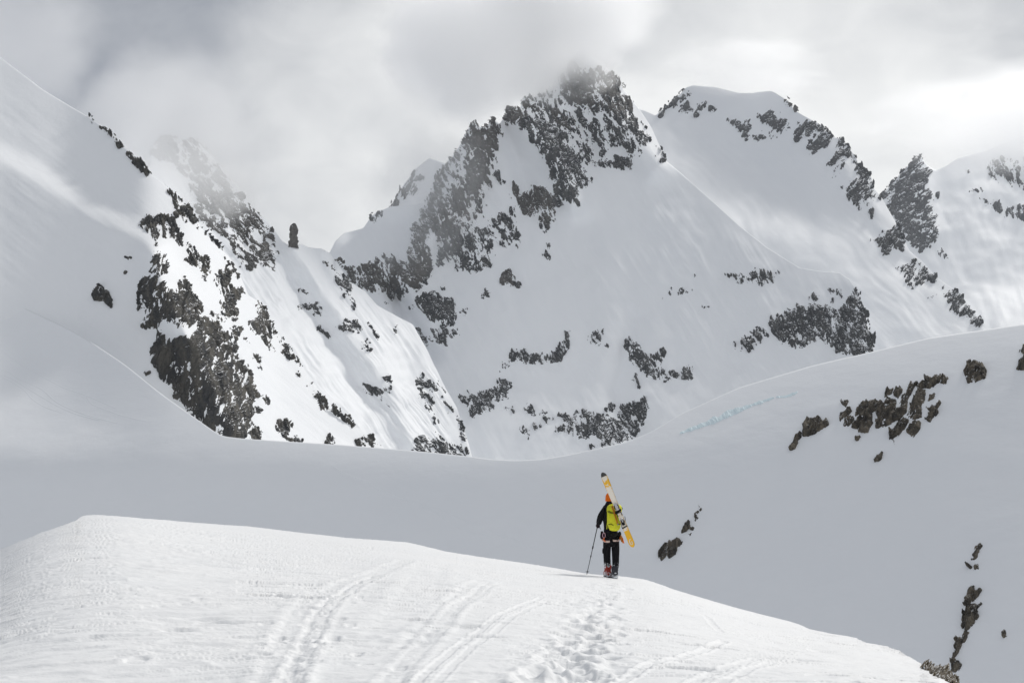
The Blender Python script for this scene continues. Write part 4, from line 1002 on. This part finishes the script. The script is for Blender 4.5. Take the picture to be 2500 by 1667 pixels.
def loft(name, rings, m, parent, n=20, p=2.6, smooth=True, kind=None):
    """rings: (cx, cy, cz, half width, half depth)"""
    V = []
    for cx, cy, cz, a, b in rings:
        for j in range(n):
            t = j / n * 2 * math.pi; c, s_ = math.cos(t), math.sin(t)
            V.append((cx + a * math.copysign(abs(c) ** (2 / p), c), cy + b * math.copysign(abs(s_) ** (2 / p), s_), cz))
    k = len(rings)
    Fc = [(i * n + j, i * n + (j + 1) % n, (i + 1) * n + (j + 1) % n, (i + 1) * n + j) for i in range(k - 1) for j in range(n)]
    Fc += [tuple(range(n))[::-1], tuple((k - 1) * n + j for j in range(n))]
    return mesh_obj(name, np.array(V), Fc, m, parent, smooth)


def tube(name, pts, r, m, parent, n=8, closed=False, flat=1.0):
    pts = [Vector(p) for p in pts]; k = len(pts); V = []
    for i, p in enumerate(pts):
        a = pts[(i - 1) % k] if closed else pts[max(i - 1, 0)]; b = pts[(i + 1) % k] if closed else pts[min(i + 1, k - 1)]
        d = (b - a).normalized(); up = Vector((0, 1, 0)) if abs(d.y) < .9 else Vector((1, 0, 0))
        x = d.cross(up).normalized(); y = d.cross(x)
        rr = r[i] if isinstance(r, (list, tuple)) else r
        for j in range(n):
            t = j / n * 2 * math.pi; V.append(p + x * math.cos(t) * rr + y * math.sin(t) * rr * flat)
    Fc = [(i * n + j, i * n + (j + 1) % n, ((i + 1) % k) * n + (j + 1) % n, ((i + 1) % k) * n + j) for i in range(k if closed else k - 1) for j in range(n)]
    if not closed: Fc += [tuple(range(n))[::-1], tuple((k - 1) * n + j for j in range(n))]
    return mesh_obj(name, np.array([tuple(v) for v in V]), Fc, m, parent)


G0 = Vector(ground_at(1499, 1411))
U = G0.y / F


def loc(px, py, dy=0.0):
    """skier-local point from measures taken off the photograph (scaled to metres), dy = forward of the feet"""
    s_ = (G0.y + dy) / G0.y
    return Vector((px - 1499, 0, 1411 - py)) * U * s_ + Vector((0, dy, 0)) + Vector((G0.x / G0.y * dy, 0, G0.z / G0.y * dy))


def person():
    root = bpy.data.objects.new('person', None); COL.objects.link(root); root.location = G0
    root['label'] = 'skier in black with an orange beanie seen from behind, climbing the snow ridge on foot'
    root['category'] = 'person'
    hip = loc(1493, 1316, .05); chest = loc(1490, 1258, .08); neck = loc(1490, 1236, .10); head = loc(1491, 1219, .12)
    shl, shr = loc(1475, 1246, .10), loc(1508, 1247, .08)
    ell, elr = loc(1466, 1270, .06), loc(1514, 1275, .22)
    hdl, hdr = loc(1462, 1285, .22), loc(1504, 1288, .42)
    hl, hr = loc(1484, 1322, .05), loc(1503, 1322, .04)
    kl, kr = loc(1483, 1357, .12), loc(1504, 1357, .03)
    al, ar = loc(1485, 1394, .18), loc(1502, 1398, -.04)
    tl, tr_ = loc(1480, 1402, .34), loc(1498, 1405, .12)
    T = lambda *v: [tuple(x) for x in v]
    # body: one continuous figure
    body = skin('body', T(hip, chest, neck, head + Vector((0, 0, -.02)), head + Vector((0, .01, .09)), shl, ell, hdl, shr, elr, hdr, hl, kl, al, hr, kr, ar, tl, tr_),
         [(0, 1), (1, 2), (2, 3), (3, 4), (1, 5), (5, 6), (6, 7), (1, 8), (8, 9), (9, 10), (0, 11), (11, 12), (12, 13), (0, 14), (14, 15), (15, 16), (13, 17), (16, 18)],
         [(.11, .08), (.11, .08), .045, (.070, .083), .06, .03, .028, .024, .03, .028, .024, .075, .055, .04, .075, .055, .04, .03, .03], M_skin, root)
    # face, turned up the ridge (away from the camera)
    fc = head + Vector((0, .095, .0))
    for sx in (-1, 1):
        tube('eye', [fc + Vector((sx * .03, -.005, .012)), fc + Vector((sx * .03, .004, .012))], .008, M_black, body, 6)
        tube('ear', [head + Vector((sx * .075, .0, -.03)), head + Vector((sx * .082, -.01, .02))], .014, M_skin, body, 6)
    tube('nose', [fc + Vector((0, -.01, .01)), fc + Vector((0, .018, -.02)), fc + Vector((0, -.005, -.03))], [.006, .013, .008], M_skin, body, 6)
    tube('mouth', [fc + Vector((-.02, -.008, -.05)), fc + Vector((.02, -.008, -.05))], .006, paint('lips', (.45, .18, .15)), body, 6)
    # clothes
    waist = loc(1492, 1296, .06)
    cols = []
    jk = skin('jacket', T(waist, hip + Vector((0, 0, .04)), hip + Vector((0, 0, -.035)), chest, loc(1490, 1243, .09), neck + Vector((0, 0, .045)), shl, ell, (ell * .25 + hdl * .75), shr, elr, (elr * .2 + hdr * .8)),
         [(0, 1), (1, 2), (0, 3), (3, 4), (4, 5), (3, 6), (6, 7), (7, 8), (3, 9), (9, 10), (10, 11)],
         [(.165, .125), (.178, .135), (.19, .14), (.175, .135), (.12, .10), (.075, .08), .088, .072, .058, .085, .07, .055], M_black, root)
    tro = skin('trousers', T(hip + Vector((0, 0, -.02)), hl, loc(1483, 1340, .09), kl, loc(1484, 1378, .17), loc(1485, 1388, .18), hr, loc(1504, 1340, .04), kr, loc(1504, 1378, -.01), loc(1503, 1392, -.03)),
         [(0, 1), (1, 2), (2, 3), (3, 4), (4, 5), (0, 6), (6, 7), (7, 8), (8, 9), (9, 10)],
         [(.15, .12), (.100, .11), .092, .082, .082, .080, (.100, .11), .094, .084, .078, .080], M_trs, root)
    # rumples at the knees
    for p_, r_ in ((loc(1473.5, 1345, .1), .018), (loc(1511, 1352, .03), .014)):
        tube('pocket', [p_ + Vector((0, 0, .05)), p_, p_ + Vector((0, 0, -.06))], [r_ * .5, r_, r_ * .6], M_trs, tro, 8)
    # hat
    hc = head + Vector((0, 0, .02))
    hat = loft('beanie', [(hc.x, hc.y, hc.z + z, r, r * 1.12) for z, r in ((-.075, .086), (-.06, .094), (-.02, .097), (.03, .092), (.065, .075), (.088, .048), (.096, .012))], M_orange, root, 18, 2.0)
    loft('brim', [(hc.x, hc.y, hc.z + z, r, r * 1.12) for z, r in ((-.085, .088), (-.08, .097), (-.045, .101), (-.04, .094))], M_orange, hat, 18, 2.0)
    # hood resting on the neck
    loft('hood', [(neck.x + .01, neck.y - .03, neck.z + z, r, r * .9) for z, r in ((-.07, .13), (-.03, .135), (.02, .11), (.07, .085), (.10, .05))], M_black, jk, 18, 2.2)

    def glove(h, d, side):
        """fist closed on the pole; d = direction of the pole"""
        pts = [h + Vector((-side * .0, -.05, .06)), h + Vector((0, 0, 0)), h + Vector((0, .01, -.045))]
        g = skin('glove', T(*pts), [(0, 1), (1, 2)], [.042, (.045, .05), .035], M_glove, root)
        for k in range(4):
            b = h + Vector((0, .03, .028 - k * .023)); l = (.034, .038, .035, .028)[k]
            skin('finger', T(b + Vector((side * .02, -.02, 0)), b + Vector((side * .02, .022, 0)), b + Vector((-side * .015, .03, -.002)), b + Vector((-side * l, .004, -.004)), b + Vector((-side * .02, -.018, -.004))),
                 [(0, 1), (1, 2), (2, 3), (3, 4)], [.013, .0125, .012, .0115, .010], M_glove, g, 1)
        skin('thumb', T(h + Vector((side * .01, -.03, .02)), h + Vector((-side * .03, -.035, .015)), h + Vector((-side * .045, -.005, 0)), h + Vector((-side * .03, .02, -.004))), [(0, 1), (1, 2), (2, 3)], [.016, .015, .013, .011], M_glove, g, 1)
    glove(hdl, None, 1); glove(hdr, None, -1)

    def boot(a, toe, m, nm):
        d = (toe - a); d.z = 0; d.normalize(); r = Vector((d.y, -d.x, 0))
        V = []; prof = [(-.10, -.005, .045), (-.11, .06, .05), (-.075, .14, .05), (-.07, .24, .062), (.075, .24, .062), (.085, .13, .052), (.17, .075, .05), (.21, .03, .045), (.215, -.005, .04)]
        base = Vector((a.x, a.y, a.z - .11))
        n = len(prof)
        for sgn in (-1, -.55, .55, 1):
            for f_, z_, w_ in prof:
                k = .94 if abs(sgn) == 1 else 1.03
                V.append(tuple(base + d * f_ * k + Vector((0, 0, .01 + z_ * (k if z_ > 0 else 1))) + r * w_ * sgn))
        Fc = [(i * n + j, i * n + (j + 1) % n, (i + 1) * n + (j + 1) % n, (i + 1) * n + j) for i in range(3) for j in range(n)]
        Fc += [tuple(range(n))[::-1], tuple(3 * n + j for j in range(n))]
        b = mesh_obj('boot', np.array(V), Fc, m, root); b['label'] = nm
        sole = loft('sole', [(0, 0, z, .165, w) for z, w in ((0, .042), (.018, .05), (.022, .05))], M_strap, b, 16, 3.2)
        sole.matrix_local = Matrix.Translation(base + d * .055 + Vector((0, 0, -.016))) @ Matrix.Rotation(math.atan2(d.y, d.x), 4, 'Z')
        for z_ in (.09, .17, .22):
            c_ = base + Vector((0, 0, z_)) + d * (.0 if z_ > .1 else .09)
            tube('buckle', [c_ + r * .064 + d * t_ for t_ in (-.04, .04)], .008, M_metal, b, 6)
        for t_ in (-.09, -.05, .02, .08, .15, .19):
            for s_ in (-1, 1):
                q = base + d * t_ + r * .04 * s_
                tube('crampon_point', [q, q + Vector((0, 0, -.035))], [.008, .002], M_metal, b, 5)
    boot(al, tl, M_boot1, 'boot with red shell caked in snow'); boot(ar, tr_, M_boot2, 'dark boot white with stuck snow')
    # climbing harness: leg loops, belt and the gear on it
    hz = hip.z
    def arc(cx, cy, cz, a, b, t0, t1, sag, n=16):
        out = []
        for i in range(n):
            t = t0 + (t1 - t0) * i / (n - 1)
            out.append(Vector((cx + a * math.cos(t), cy + b * math.sin(t), cz + sag * abs(math.sin(t)) )))
        return out
    hb = tube('harness', arc(loc(1483.5, 1318).x, .05, loc(1483.5, 1316).z, .112, .158, 0, 2 * math.pi * 15 / 16, -.055), .022, M_pinkish, root, 8, True, .35)
    tube('leg_loop', arc(loc(1503, 1318).x, .045, loc(1503, 1316).z, .112, .158, 0, 2 * math.pi * 15 / 16, -.035), .020, M_pinkish, hb, 8, True, .35)
    cb = loc(1476, 1308, -.1)
    tube('carabiner', [cb + Vector((.028 * math.cos(t), 0, .055 * math.sin(t))) for t in np.linspace(0, 2 * math.pi, 14)[:-1]], .006, paint('pink_metal', (.65, .4, .48), .4), hb, 6, True)
    tube('sling', [cb + Vector((.01, 0, -.05)), cb + Vector((-.01, 0, -.09)), cb + Vector((.03, 0, -.13))], .013, paint('red_sling', (.7, .16, .05)), hb, 6)
    loft('chalk_bag', [(loc(1471, 0).x, -.02, loc(0, y_).z, r_, r_ * 1.1) for y_, r_ in ((1317, .02), (1314, .035), (1309, .04), (1304, .03), (1298, .025))], M_glove, hb, 12)
    for i, (x_, y_, l_) in enumerate(((1514, 1306, .10), (1517, 1310, .12), (1519, 1312, .13), (1521, 1316, .10), (1516, 1314, .09))):
        p0 = loc(x_, y_, -.02 - .02 * i)
        tube('quickdraw', [p0 + Vector((0, 0, .02)), p0 + Vector((.012, 0, -l_ * .5)), p0 + Vector((.0 + .01 * i, 0, -l_))], [.010, .014, .008], (M_orange, M_wood, paint('faded_orange_sling', (.6, .3, .12)))[i % 3], hb, 6)
    loft('gear_pouch', [(loc(1514, 0).x, .0, loc(0, y_).z, r_, r_) for y_, r_ in ((1315, .02), (1310, .035), (1303, .035), (1299, .02))], M_strap, hb, 12)
    return root, hdl, chest


PR, HL, CH = person()


def place(name, label, cat, group=None):
    e = bpy.data.objects.new(name, None); COL.objects.link(e); e.location = G0
    e['label'] = label; e['category'] = cat
    if group: e['group'] = group
    return e


def backpack():
    root = place('backpack', 'bright yellow-green alpine backpack on the skier, skis strapped to its right side', 'backpack')
    yb = -.14
    def R(px0, px1, py, d, cy=0):
        a, b = loc(px0, py, yb), loc(px1, py, yb)
        return ((a.x + b.x) / 2, yb + cy, a.z, (b.x - a.x) / 2, d)
    bag = loft('bag', [R(1496, 1508, 1297.5, .05), R(1490, 1513, 1295.5, .09), R(1487, 1515.5, 1290, .115), R(1485, 1517, 1280, .125), R(1484, 1517.5, 1268, .13), R(1484, 1517, 1256, .125), R(1486, 1516, 1250, .11)], M_yellow, root, 28, 3.0)
    lid = loft('lid', [R(1485, 1518, 1254, .13), R(1483, 1519.5, 1251, .145), R(1483, 1520, 1245, .145, .01), R(1485, 1519.5, 1239, .13, .02), R(1489, 1516, 1235, .10, .03), R(1494, 1511, 1233.5, .05, .03)], M_yellow, root, 28, 2.8)
    f = yb - .135
    def P2(px, py, o=0.0):
        v = loc(px, py, f - o); return v
    tube('strap', [P2(1485, 1250), P2(1490, 1254, .012), P2(1499, 1254, .015), P2(1508, 1257, .02), P2(1515, 1257, .01)], .008, M_strap, root, 6)
    tube('strap', [P2(1485, 1248), P2(1484.5, 1262), P2(1484.5, 1276), P2(1483, 1293)], .007, M_yellow, root, 6)
    tube('strap', [P2(1487, 1282), P2(1493, 1281, .008), P2(1499, 1284, .01)], .007, M_strap, root, 6)
    tube('strap', [P2(1508, 1283, .01), P2(1517, 1280, .02), P2(1521, 1279, .01)], .008, M_strap, root, 6)
    tube('strap', [P2(1486, 1252, .0), P2(1488, 1249, .01), P2(1497, 1255, .014)], .006, M_strap, root, 6)
    tube('buckle', [P2(1499, 1254, .025), P2(1503, 1256, .028)], .015, M_strap, root, 6)
    tube('haul_loop', [P2(1519, 1240, -.1), P2(1521.5, 1243, -.09), P2(1520, 1247, -.09)], .006, M_strap, root, 6)
    for sx in (1486, 1510):
        a = loc(sx, 1240, .0)
        tube('shoulder_strap', [loc(sx, 1239, -.04), loc(sx, 1234.5, .08), loc(sx, 1242, .21), loc(sx, 1265, .24), loc(sx, 1285, .12), loc(sx, 1292, -.03)], .022, M_strap, root, 8, False, .4)
    # ice axe shaft lashed to the pack
    ax = place('ice_axe', 'orange-brown ice axe shaft lashed diagonally on the yellow backpack', 'ice axe')
    tube('shaft', [P2(1496, 1239, .02), P2(1499, 1247, .035), P2(1502, 1257, .04), P2(1506, 1269, .03), P2(1509, 1280, .03)], .014, M_wood, ax, 8)
    tube('head', [P2(1495, 1240, .02), P2(1497, 1238, .03), P2(1500, 1239, .03)], [.012, .013, .006], M_wood, ax, 6)
    tube('spike', [P2(1509, 1280, .03), P2(1511, 1285, .03)], [.010, .004], M_metal, ax, 6)


backpack()


def ski_top_mat():
    m, t, b = mat('ski_topsheet')
    c = t.nodes.new('ShaderNodeTexCoord'); sp = t.nodes.new('ShaderNodeSeparateXYZ'); t.links.new(c.outputs['Object'], sp.inputs[0])
    n = noise_node(t, 22, 5, .65)
    n.inputs['Distortion'].default_value = .5
    def mr(src, a, bb, c0, c1):
        x = t.nodes.new('ShaderNodeMapRange'); x.interpolation_type = 'SMOOTHSTEP'
        x.inputs['From Min'].default_value = a; x.inputs['From Max'].default_value = bb
        x.inputs['To Min'].default_value = c0; x.inputs['To Max'].default_value = c1
        t.links.new(src, x.inputs['Value']); return x.outputs[0]
    def mth(op, a, bb):
        x = t.nodes.new('ShaderNodeMath'); x.operation = op
        for i, v in enumerate((a, bb)):
            if isinstance(v, float): x.inputs[i].default_value = v
            else: t.links.new(v, x.inputs[i])
        return x.outputs[0]
    z = mth('MULTIPLY', sp.outputs[2], 1.765 / ((loc(1472.5, 1157, -.36) - loc(1546.5, 1337, -.36)).length))            # 0 tail .. 1.76 tip along the ski
    tail = mr(z, .36, .40, 1, 0)
    tipblotch = mth('MULTIPLY', mr(z, 1.38, 1.46, 0, 1), mr(z, 1.56, 1.60, 1, 0))
    mid = mth('MULTIPLY', mr(z, .9, 1.1, .10, .0), 1.0)
    f = mth('ADD', mth('MAXIMUM', tail, mth('MULTIPLY', tipblotch, .24)), mid)
    edge = mth('ABSOLUTE', sp.outputs[0], 0.0)
    f = mth('ADD', f, mr(edge, .036, .05, 0, .16))
    s = mth('ADD', f, n.outputs['Fac'])
    fac = mr(s, .66, .72, 0, 1)
    mix = t.nodes.new('ShaderNodeMix'); mix.data_type = 'RGBA'; t.links.new(fac, mix.inputs[0])
    mix.inputs[6].default_value = (.82, .76, .66, 1); mix.inputs[7].default_value = (.86, .47, .01, 1)
    tip = mr(z, 1.665, 1.675, 0, 1)
    m2 = t.nodes.new('ShaderNodeMix'); m2.data_type = 'RGBA'; t.links.new(tip, m2.inputs[0]); t.links.new(mix.outputs[2], m2.inputs[6]); m2.inputs[7].default_value = (.03, .03, .03, 1)
    t.links.new(m2.outputs[2], b.inputs['Base Color']); b.inputs['Roughness'].default_value = .4
    return m


M_ski = ski_top_mat(); M_base = paint('ski_base', (.025, .03, .03), .4)
M_dirty = paint('white_decal', (.78, .76, .70), .5)


def ski(label, off, ang, dy, flip):
    tail, tip = loc(1546.5, 1337, -.36), loc(1472.5, 1157, -.36)
    e = bpy.data.objects.new('ski', None); COL.objects.link(e)
    e['label'] = label; e['category'] = 'ski'; e['group'] = 'pair of yellow and white skis'
    d = tip - tail; L = d.length
    a = math.atan2(d.x, d.z)
    e.matrix_world = Matrix.Translation(G0 + tail + Vector((off, dy, 0))) @ Matrix.Rotation(a + ang, 4, 'Y')
    W = [(0, .004), (.02, .032), (.05, .048), (.12, .057), (.35, .053), (.8, .046), (1.2, .052), (1.5, .060), (1.62, .061), (1.70, .050), (1.745, .030), (1.765, .006)]
    zs = np.linspace(0, 1.765, 60); V = []
    for z in zs:
        w = float(np.interp(z, [p[0] for p in W], [p[1] for p in W]))
        y = (max(0, (z - 1.45)) ** 2 * .55 + max(0, .15 - z) ** 2 * .8) * (1 if flip > 0 else -1)
        th = .010
        zz = z * L / 1.765
        V += [(-w, y - th, zz), (w, y - th, zz), (w, y + th, zz), (-w, y + th, zz)]
    n = len(zs)
    top = [(i * 4 + 0, i * 4 + 1, i * 4 + 5, i * 4 + 4) for i in range(n - 1)]
    oth = [(i * 4 + j, i * 4 + (j + 1) % 4, i * 4 + 4 + (j + 1) % 4, i * 4 + 4 + j) for i in range(n - 1) for j in (1, 2, 3)] + [(3, 2, 1, 0), tuple((n - 1) * 4 + j for j in range(4))]
    b = mesh_obj('deck', np.array(V), top + oth, M_ski, e, smooth=False)
    b.data.materials.append(M_base)
    for i, p in enumerate(b.data.polygons):
        if i >= len(top): p.material_index = 1
    if flip < 0: return e
    # decal: a pale open loop near the tail
    tube('decal', [(x_ * .026, -.012, .12 + z_ * .05) for x_, z_ in ((.8, .9), (0, 1.2), (-.8, .8), (-1, 0), (-.7, -.9), (.1, -1.1), (.8, -.7), (.8, 0), (.1, .1))], .008, M_dirty, b, 6, False, .3)
    # bindings
    q = mesh_obj('toe_piece', np.array([(x, y, z) for z in (.83, .98) for x, y in ((-.035, -.012), (.035, -.012), (.028, -.05), (-.028, -.05))], float),
                 [(0, 1, 2, 3), (7, 6, 5, 4), (0, 4, 5, 1), (1, 5, 6, 2), (2, 6, 7, 3), (3, 7, 4, 0)], M_metal, e, False)
    tube('toe_arm', [(-.03, -.05, .86), (-.045, -.07, .90), (-.03, -.06, .95)], .009, M_strap, q, 6); tube('toe_arm', [(.03, -.05, .86), (.045, -.07, .90), (.03, -.06, .95)], .009, M_strap, q, 6)
    q = mesh_obj('heel_piece', np.array([(x, y, z) for z in (.50, .62) for x, y in ((-.032, -.012), (.032, -.012), (.024, -.07), (-.024, -.07))], float),
                 [(0, 1, 2, 3), (7, 6, 5, 4), (0, 4, 5, 1), (1, 5, 6, 2), (2, 6, 7, 3), (3, 7, 4, 0)], M_strap, e, False)
    tube('heel_tower', [(0, -.06, .56), (0, -.085, .60), (0, -.075, .66)], .014, M_metal, q, 6)
    for k, z_ in enumerate((.80, .445)):
        tube('ski_strap', [(-.056, .02, z_), (-.06, -.022, z_), (.06, -.022, z_ + .015), (.058, .02, z_ + .015)], (.028, .012)[k], M_strap, e, 6, False, .5)
    tube('brake', [(-.04, -.02, .55), (-.065, -.05, .48), (-.03, -.06, .44)], .006, M_strap, e, 5)
    tube('brake', [(.04, -.02, .55), (.075, -.04, .60), (.085, -.04, .66)], .006, M_strap, e, 5)
    tube('crampon_plate', [(-.045, -.02, .70), (-.045, -.03, .77), (.045, -.03, .77), (.045, -.02, .70)], .009, M_strap, e, 6)
    return e


ski('ski nearest the camera on the backpack, white with yellow tail, dark tip and binding', 0, 0, 0, 1)
ski('second ski strapped behind the first, only its edge showing', .012, .004, .055, -1)


def pole():
    e = place('ski_pole', 'black ski pole planted in the snow in the left hand of the skier', 'ski pole')
    top = HL + Vector((.004, .0, .06)); hand = HL.copy()
    tipw = Vector(ground_at(1431.5, 1401.5)) - G0
    tipw.z -= .02
    d = (tipw - top)
    tube('grip', [top, top + d * .10], [.017, .014], M_strap, e, 8)
    tube('shaft', [top + d * .08, top + d * .45, top + d * .452, top + d * .985], [.0095, .0095, .0075, .0070], paint('dark_shaft', (.02, .025, .03), .4), e, 8)
    tube('lock', [top + d * .44, top + d * .49], .015, M_strap, e, 8)
    tube('lock', [top + d * .62, top + d * .65], .013, M_strap, e, 8)
    c = top + d * .935
    n = 12; V = [tuple(c)] + [tuple(c + Vector((math.cos(t) * .048 * (1 if i % 2 else .6), math.sin(t) * .048 * (1 if i % 2 else .6), .006))) for i, t in enumerate(np.linspace(0, 2 * math.pi, n + 1)[:-1])] + [tuple(c + Vector((0, 0, -.012)))]
    Fc = [(0, 1 + i, 1 + (i + 1) % n) for i in range(n)] + [(n + 1, 1 + (i + 1) % n, 1 + i) for i in range(n)]
    mesh_obj('basket', np.array(V), Fc, M_strap, e, False)
    tube('wrist_strap', [top + Vector((.0, -.0, .0)), top + Vector((.03, -.03, -.07)), top + Vector((.045, -.03, -.13)), top + Vector((.02, 0, -.10))], .006, M_strap, e, 6)


pole()

# ------------------------------------------------------------------ clouds and air
def cloud_mat(name, dens, nscale, lo, hi, seed=0.0, core=.95, col=(.995, .997, 1.0), aniso=.75):
    m = bpy.data.materials.new(name); m.use_nodes = True
    t = m.node_tree; t.nodes.clear()
    o = t.nodes.new('ShaderNodeOutputMaterial'); v = t.nodes.new('ShaderNodeVolumePrincipled')
    v.inputs['Color'].default_value = (*col, 1); v.inputs['Anisotropy'].default_value = aniso
    t.links.new(v.outputs[0], o.inputs['Volume'])
    c = t.nodes.new('ShaderNodeTexCoord')
    ln = t.nodes.new('ShaderNodeVectorMath'); ln.operation = 'LENGTH'; t.links.new(c.outputs['Object'], ln.inputs[0])
    mpe = t.nodes.new('ShaderNodeMapping'); mpe.inputs['Location'].default_value = (seed * 2.1, seed, seed * .3)
    t.links.new(c.outputs['Object'], mpe.inputs[0])
    ne = t.nodes.new('ShaderNodeTexNoise'); ne.inputs['Scale'].default_value = 1.7; ne.inputs['Detail'].default_value = 5; ne.inputs['Distortion'].default_value = .5
    t.links.new(mpe.outputs[0], ne.inputs['Vector'])
    wob = t.nodes.new('ShaderNodeMath'); wob.operation = 'MULTIPLY_ADD'; t.links.new(ne.outputs['Fac'], wob.inputs[0]); wob.inputs[1].default_value = 1.0; t.links.new(ln.outputs['Value'], wob.inputs[2])
    mr = t.nodes.new('ShaderNodeMapRange'); mr.interpolation_type = 'SMOOTHERSTEP'
    mr.inputs['From Min'].default_value = 1.32; mr.inputs['From Max'].default_value = core
    t.links.new(wob.outputs[0], mr.inputs['Value'])
    mpn = t.nodes.new('ShaderNodeMapping'); mpn.inputs['Location'].default_value = (seed, seed * .7, seed * 1.3)
    t.links.new(c.outputs['Object'], mpn.inputs[0])
    n = t.nodes.new('ShaderNodeTexNoise'); n.inputs['Scale'].default_value = nscale; n.inputs['Detail'].default_value = 4; n.inputs['Distortion'].default_value = .6
    t.links.new(mpn.outputs[0], n.inputs['Vector'])
    m2 = t.nodes.new('ShaderNodeMapRange'); m2.interpolation_type = 'SMOOTHSTEP'
    m2.inputs['From Min'].default_value = lo; m2.inputs['From Max'].default_value = hi
    t.links.new(n.outputs['Fac'], m2.inputs['Value'])
    a = t.nodes.new('ShaderNodeMath'); a.operation = 'MULTIPLY'; t.links.new(mr.outputs[0], a.inputs[0]); t.links.new(m2.outputs[0], a.inputs[1])
    b = t.nodes.new('ShaderNodeMath'); b.operation = 'MULTIPLY'; t.links.new(a.outputs[0], b.inputs[0]); b.inputs[1].default_value = dens
    t.links.new(b.outputs[0], v.inputs['Density'])
    return m


def ico(name):
    import bmesh
    bm = bmesh.new(); bmesh.ops.create_icosphere(bm, subdivisions=3, radius=1.0)
    me = bpy.data.meshes.new(name); bm.to_mesh(me); bm.free()
    return me


def cloud(label, px, py, Y, rx, ry, rz, dens, nscale=2.2, lo=.38, hi=.62, seed=0.0, rot=0.0):
    me = ico('cloud')
    o = bpy.data.objects.new('cloud', me); COL.objects.link(o)
    me.materials.append(cloud_mat('cloud_vapour', dens, nscale, lo, hi, seed))
    c = P(np.array([float(px)]), np.array([float(py)]), float(Y))[0]
    u = Y / F
    o.location = c; o.scale = (rx * u, ry, rz * u); o.rotation_euler = (0, rot, 0)
    o['label'] = label; o['category'] = 'cloud'; o['kind'] = 'stuff'
    return o


cloud('thick bright cloud wrapping the left side of the main summit', 1240, 85, 1240, 430, 125, 310, .046, 1.6, .15, .5, 1.0, rot=-.2)
cloud('cloud veil across the rocky peak on the left', 410, 350, 850, 380, 85, 320, .021, 2.0, .22, .58, 3.0)
cloud('grey cloud swallowing the upper left snow ridge', -60, 80, 640, 430, 110, 310, .011, 1.5, .15, .5, 5.0)
cloud('cloud resting on the mountain top at the far right', 2480, 290, 2520, 420, 240, 190, .010, 1.9, .2, .55, 7.0)
cloud('thin wisp of mist in front of the left buttress of the main peak', 1050, 470, 1120, 230, 60, 290, .012, 2.2, .30, .60, 9.0)
cloud('faint mist over the flat top of the right peak', 1830, 165, 2000, 300, 110, 95, .012, 2.2, .2, .60, 11.0)


HAZE = 0.00005


def haze():
    x0, x1, y0, y1, z0, z1 = -1500, 2100, -60, 2900, -420, 700
    V = [(x, y, z) for x in (x0, x1) for y in (y0, y1) for z in (z0, z1)]
    Fc = [(0, 1, 3, 2), (4, 6, 7, 5), (0, 4, 5, 1), (2, 3, 7, 6), (0, 2, 6, 4), (1, 5, 7, 3)]
    m = bpy.data.materials.new('air'); m.use_nodes = True
    t = m.node_tree; t.nodes.clear()
    o = t.nodes.new('ShaderNodeOutputMaterial'); v = t.nodes.new('ShaderNodeVolumePrincipled')
    v.inputs['Color'].default_value = (.9, .94, 1, 1); v.inputs['Density'].default_value = HAZE
    t.links.new(v.outputs[0], o.inputs['Volume'])
    mesh_obj('haze', np.array(V, float), Fc, m, smooth=False, kind='stuff')




haze()
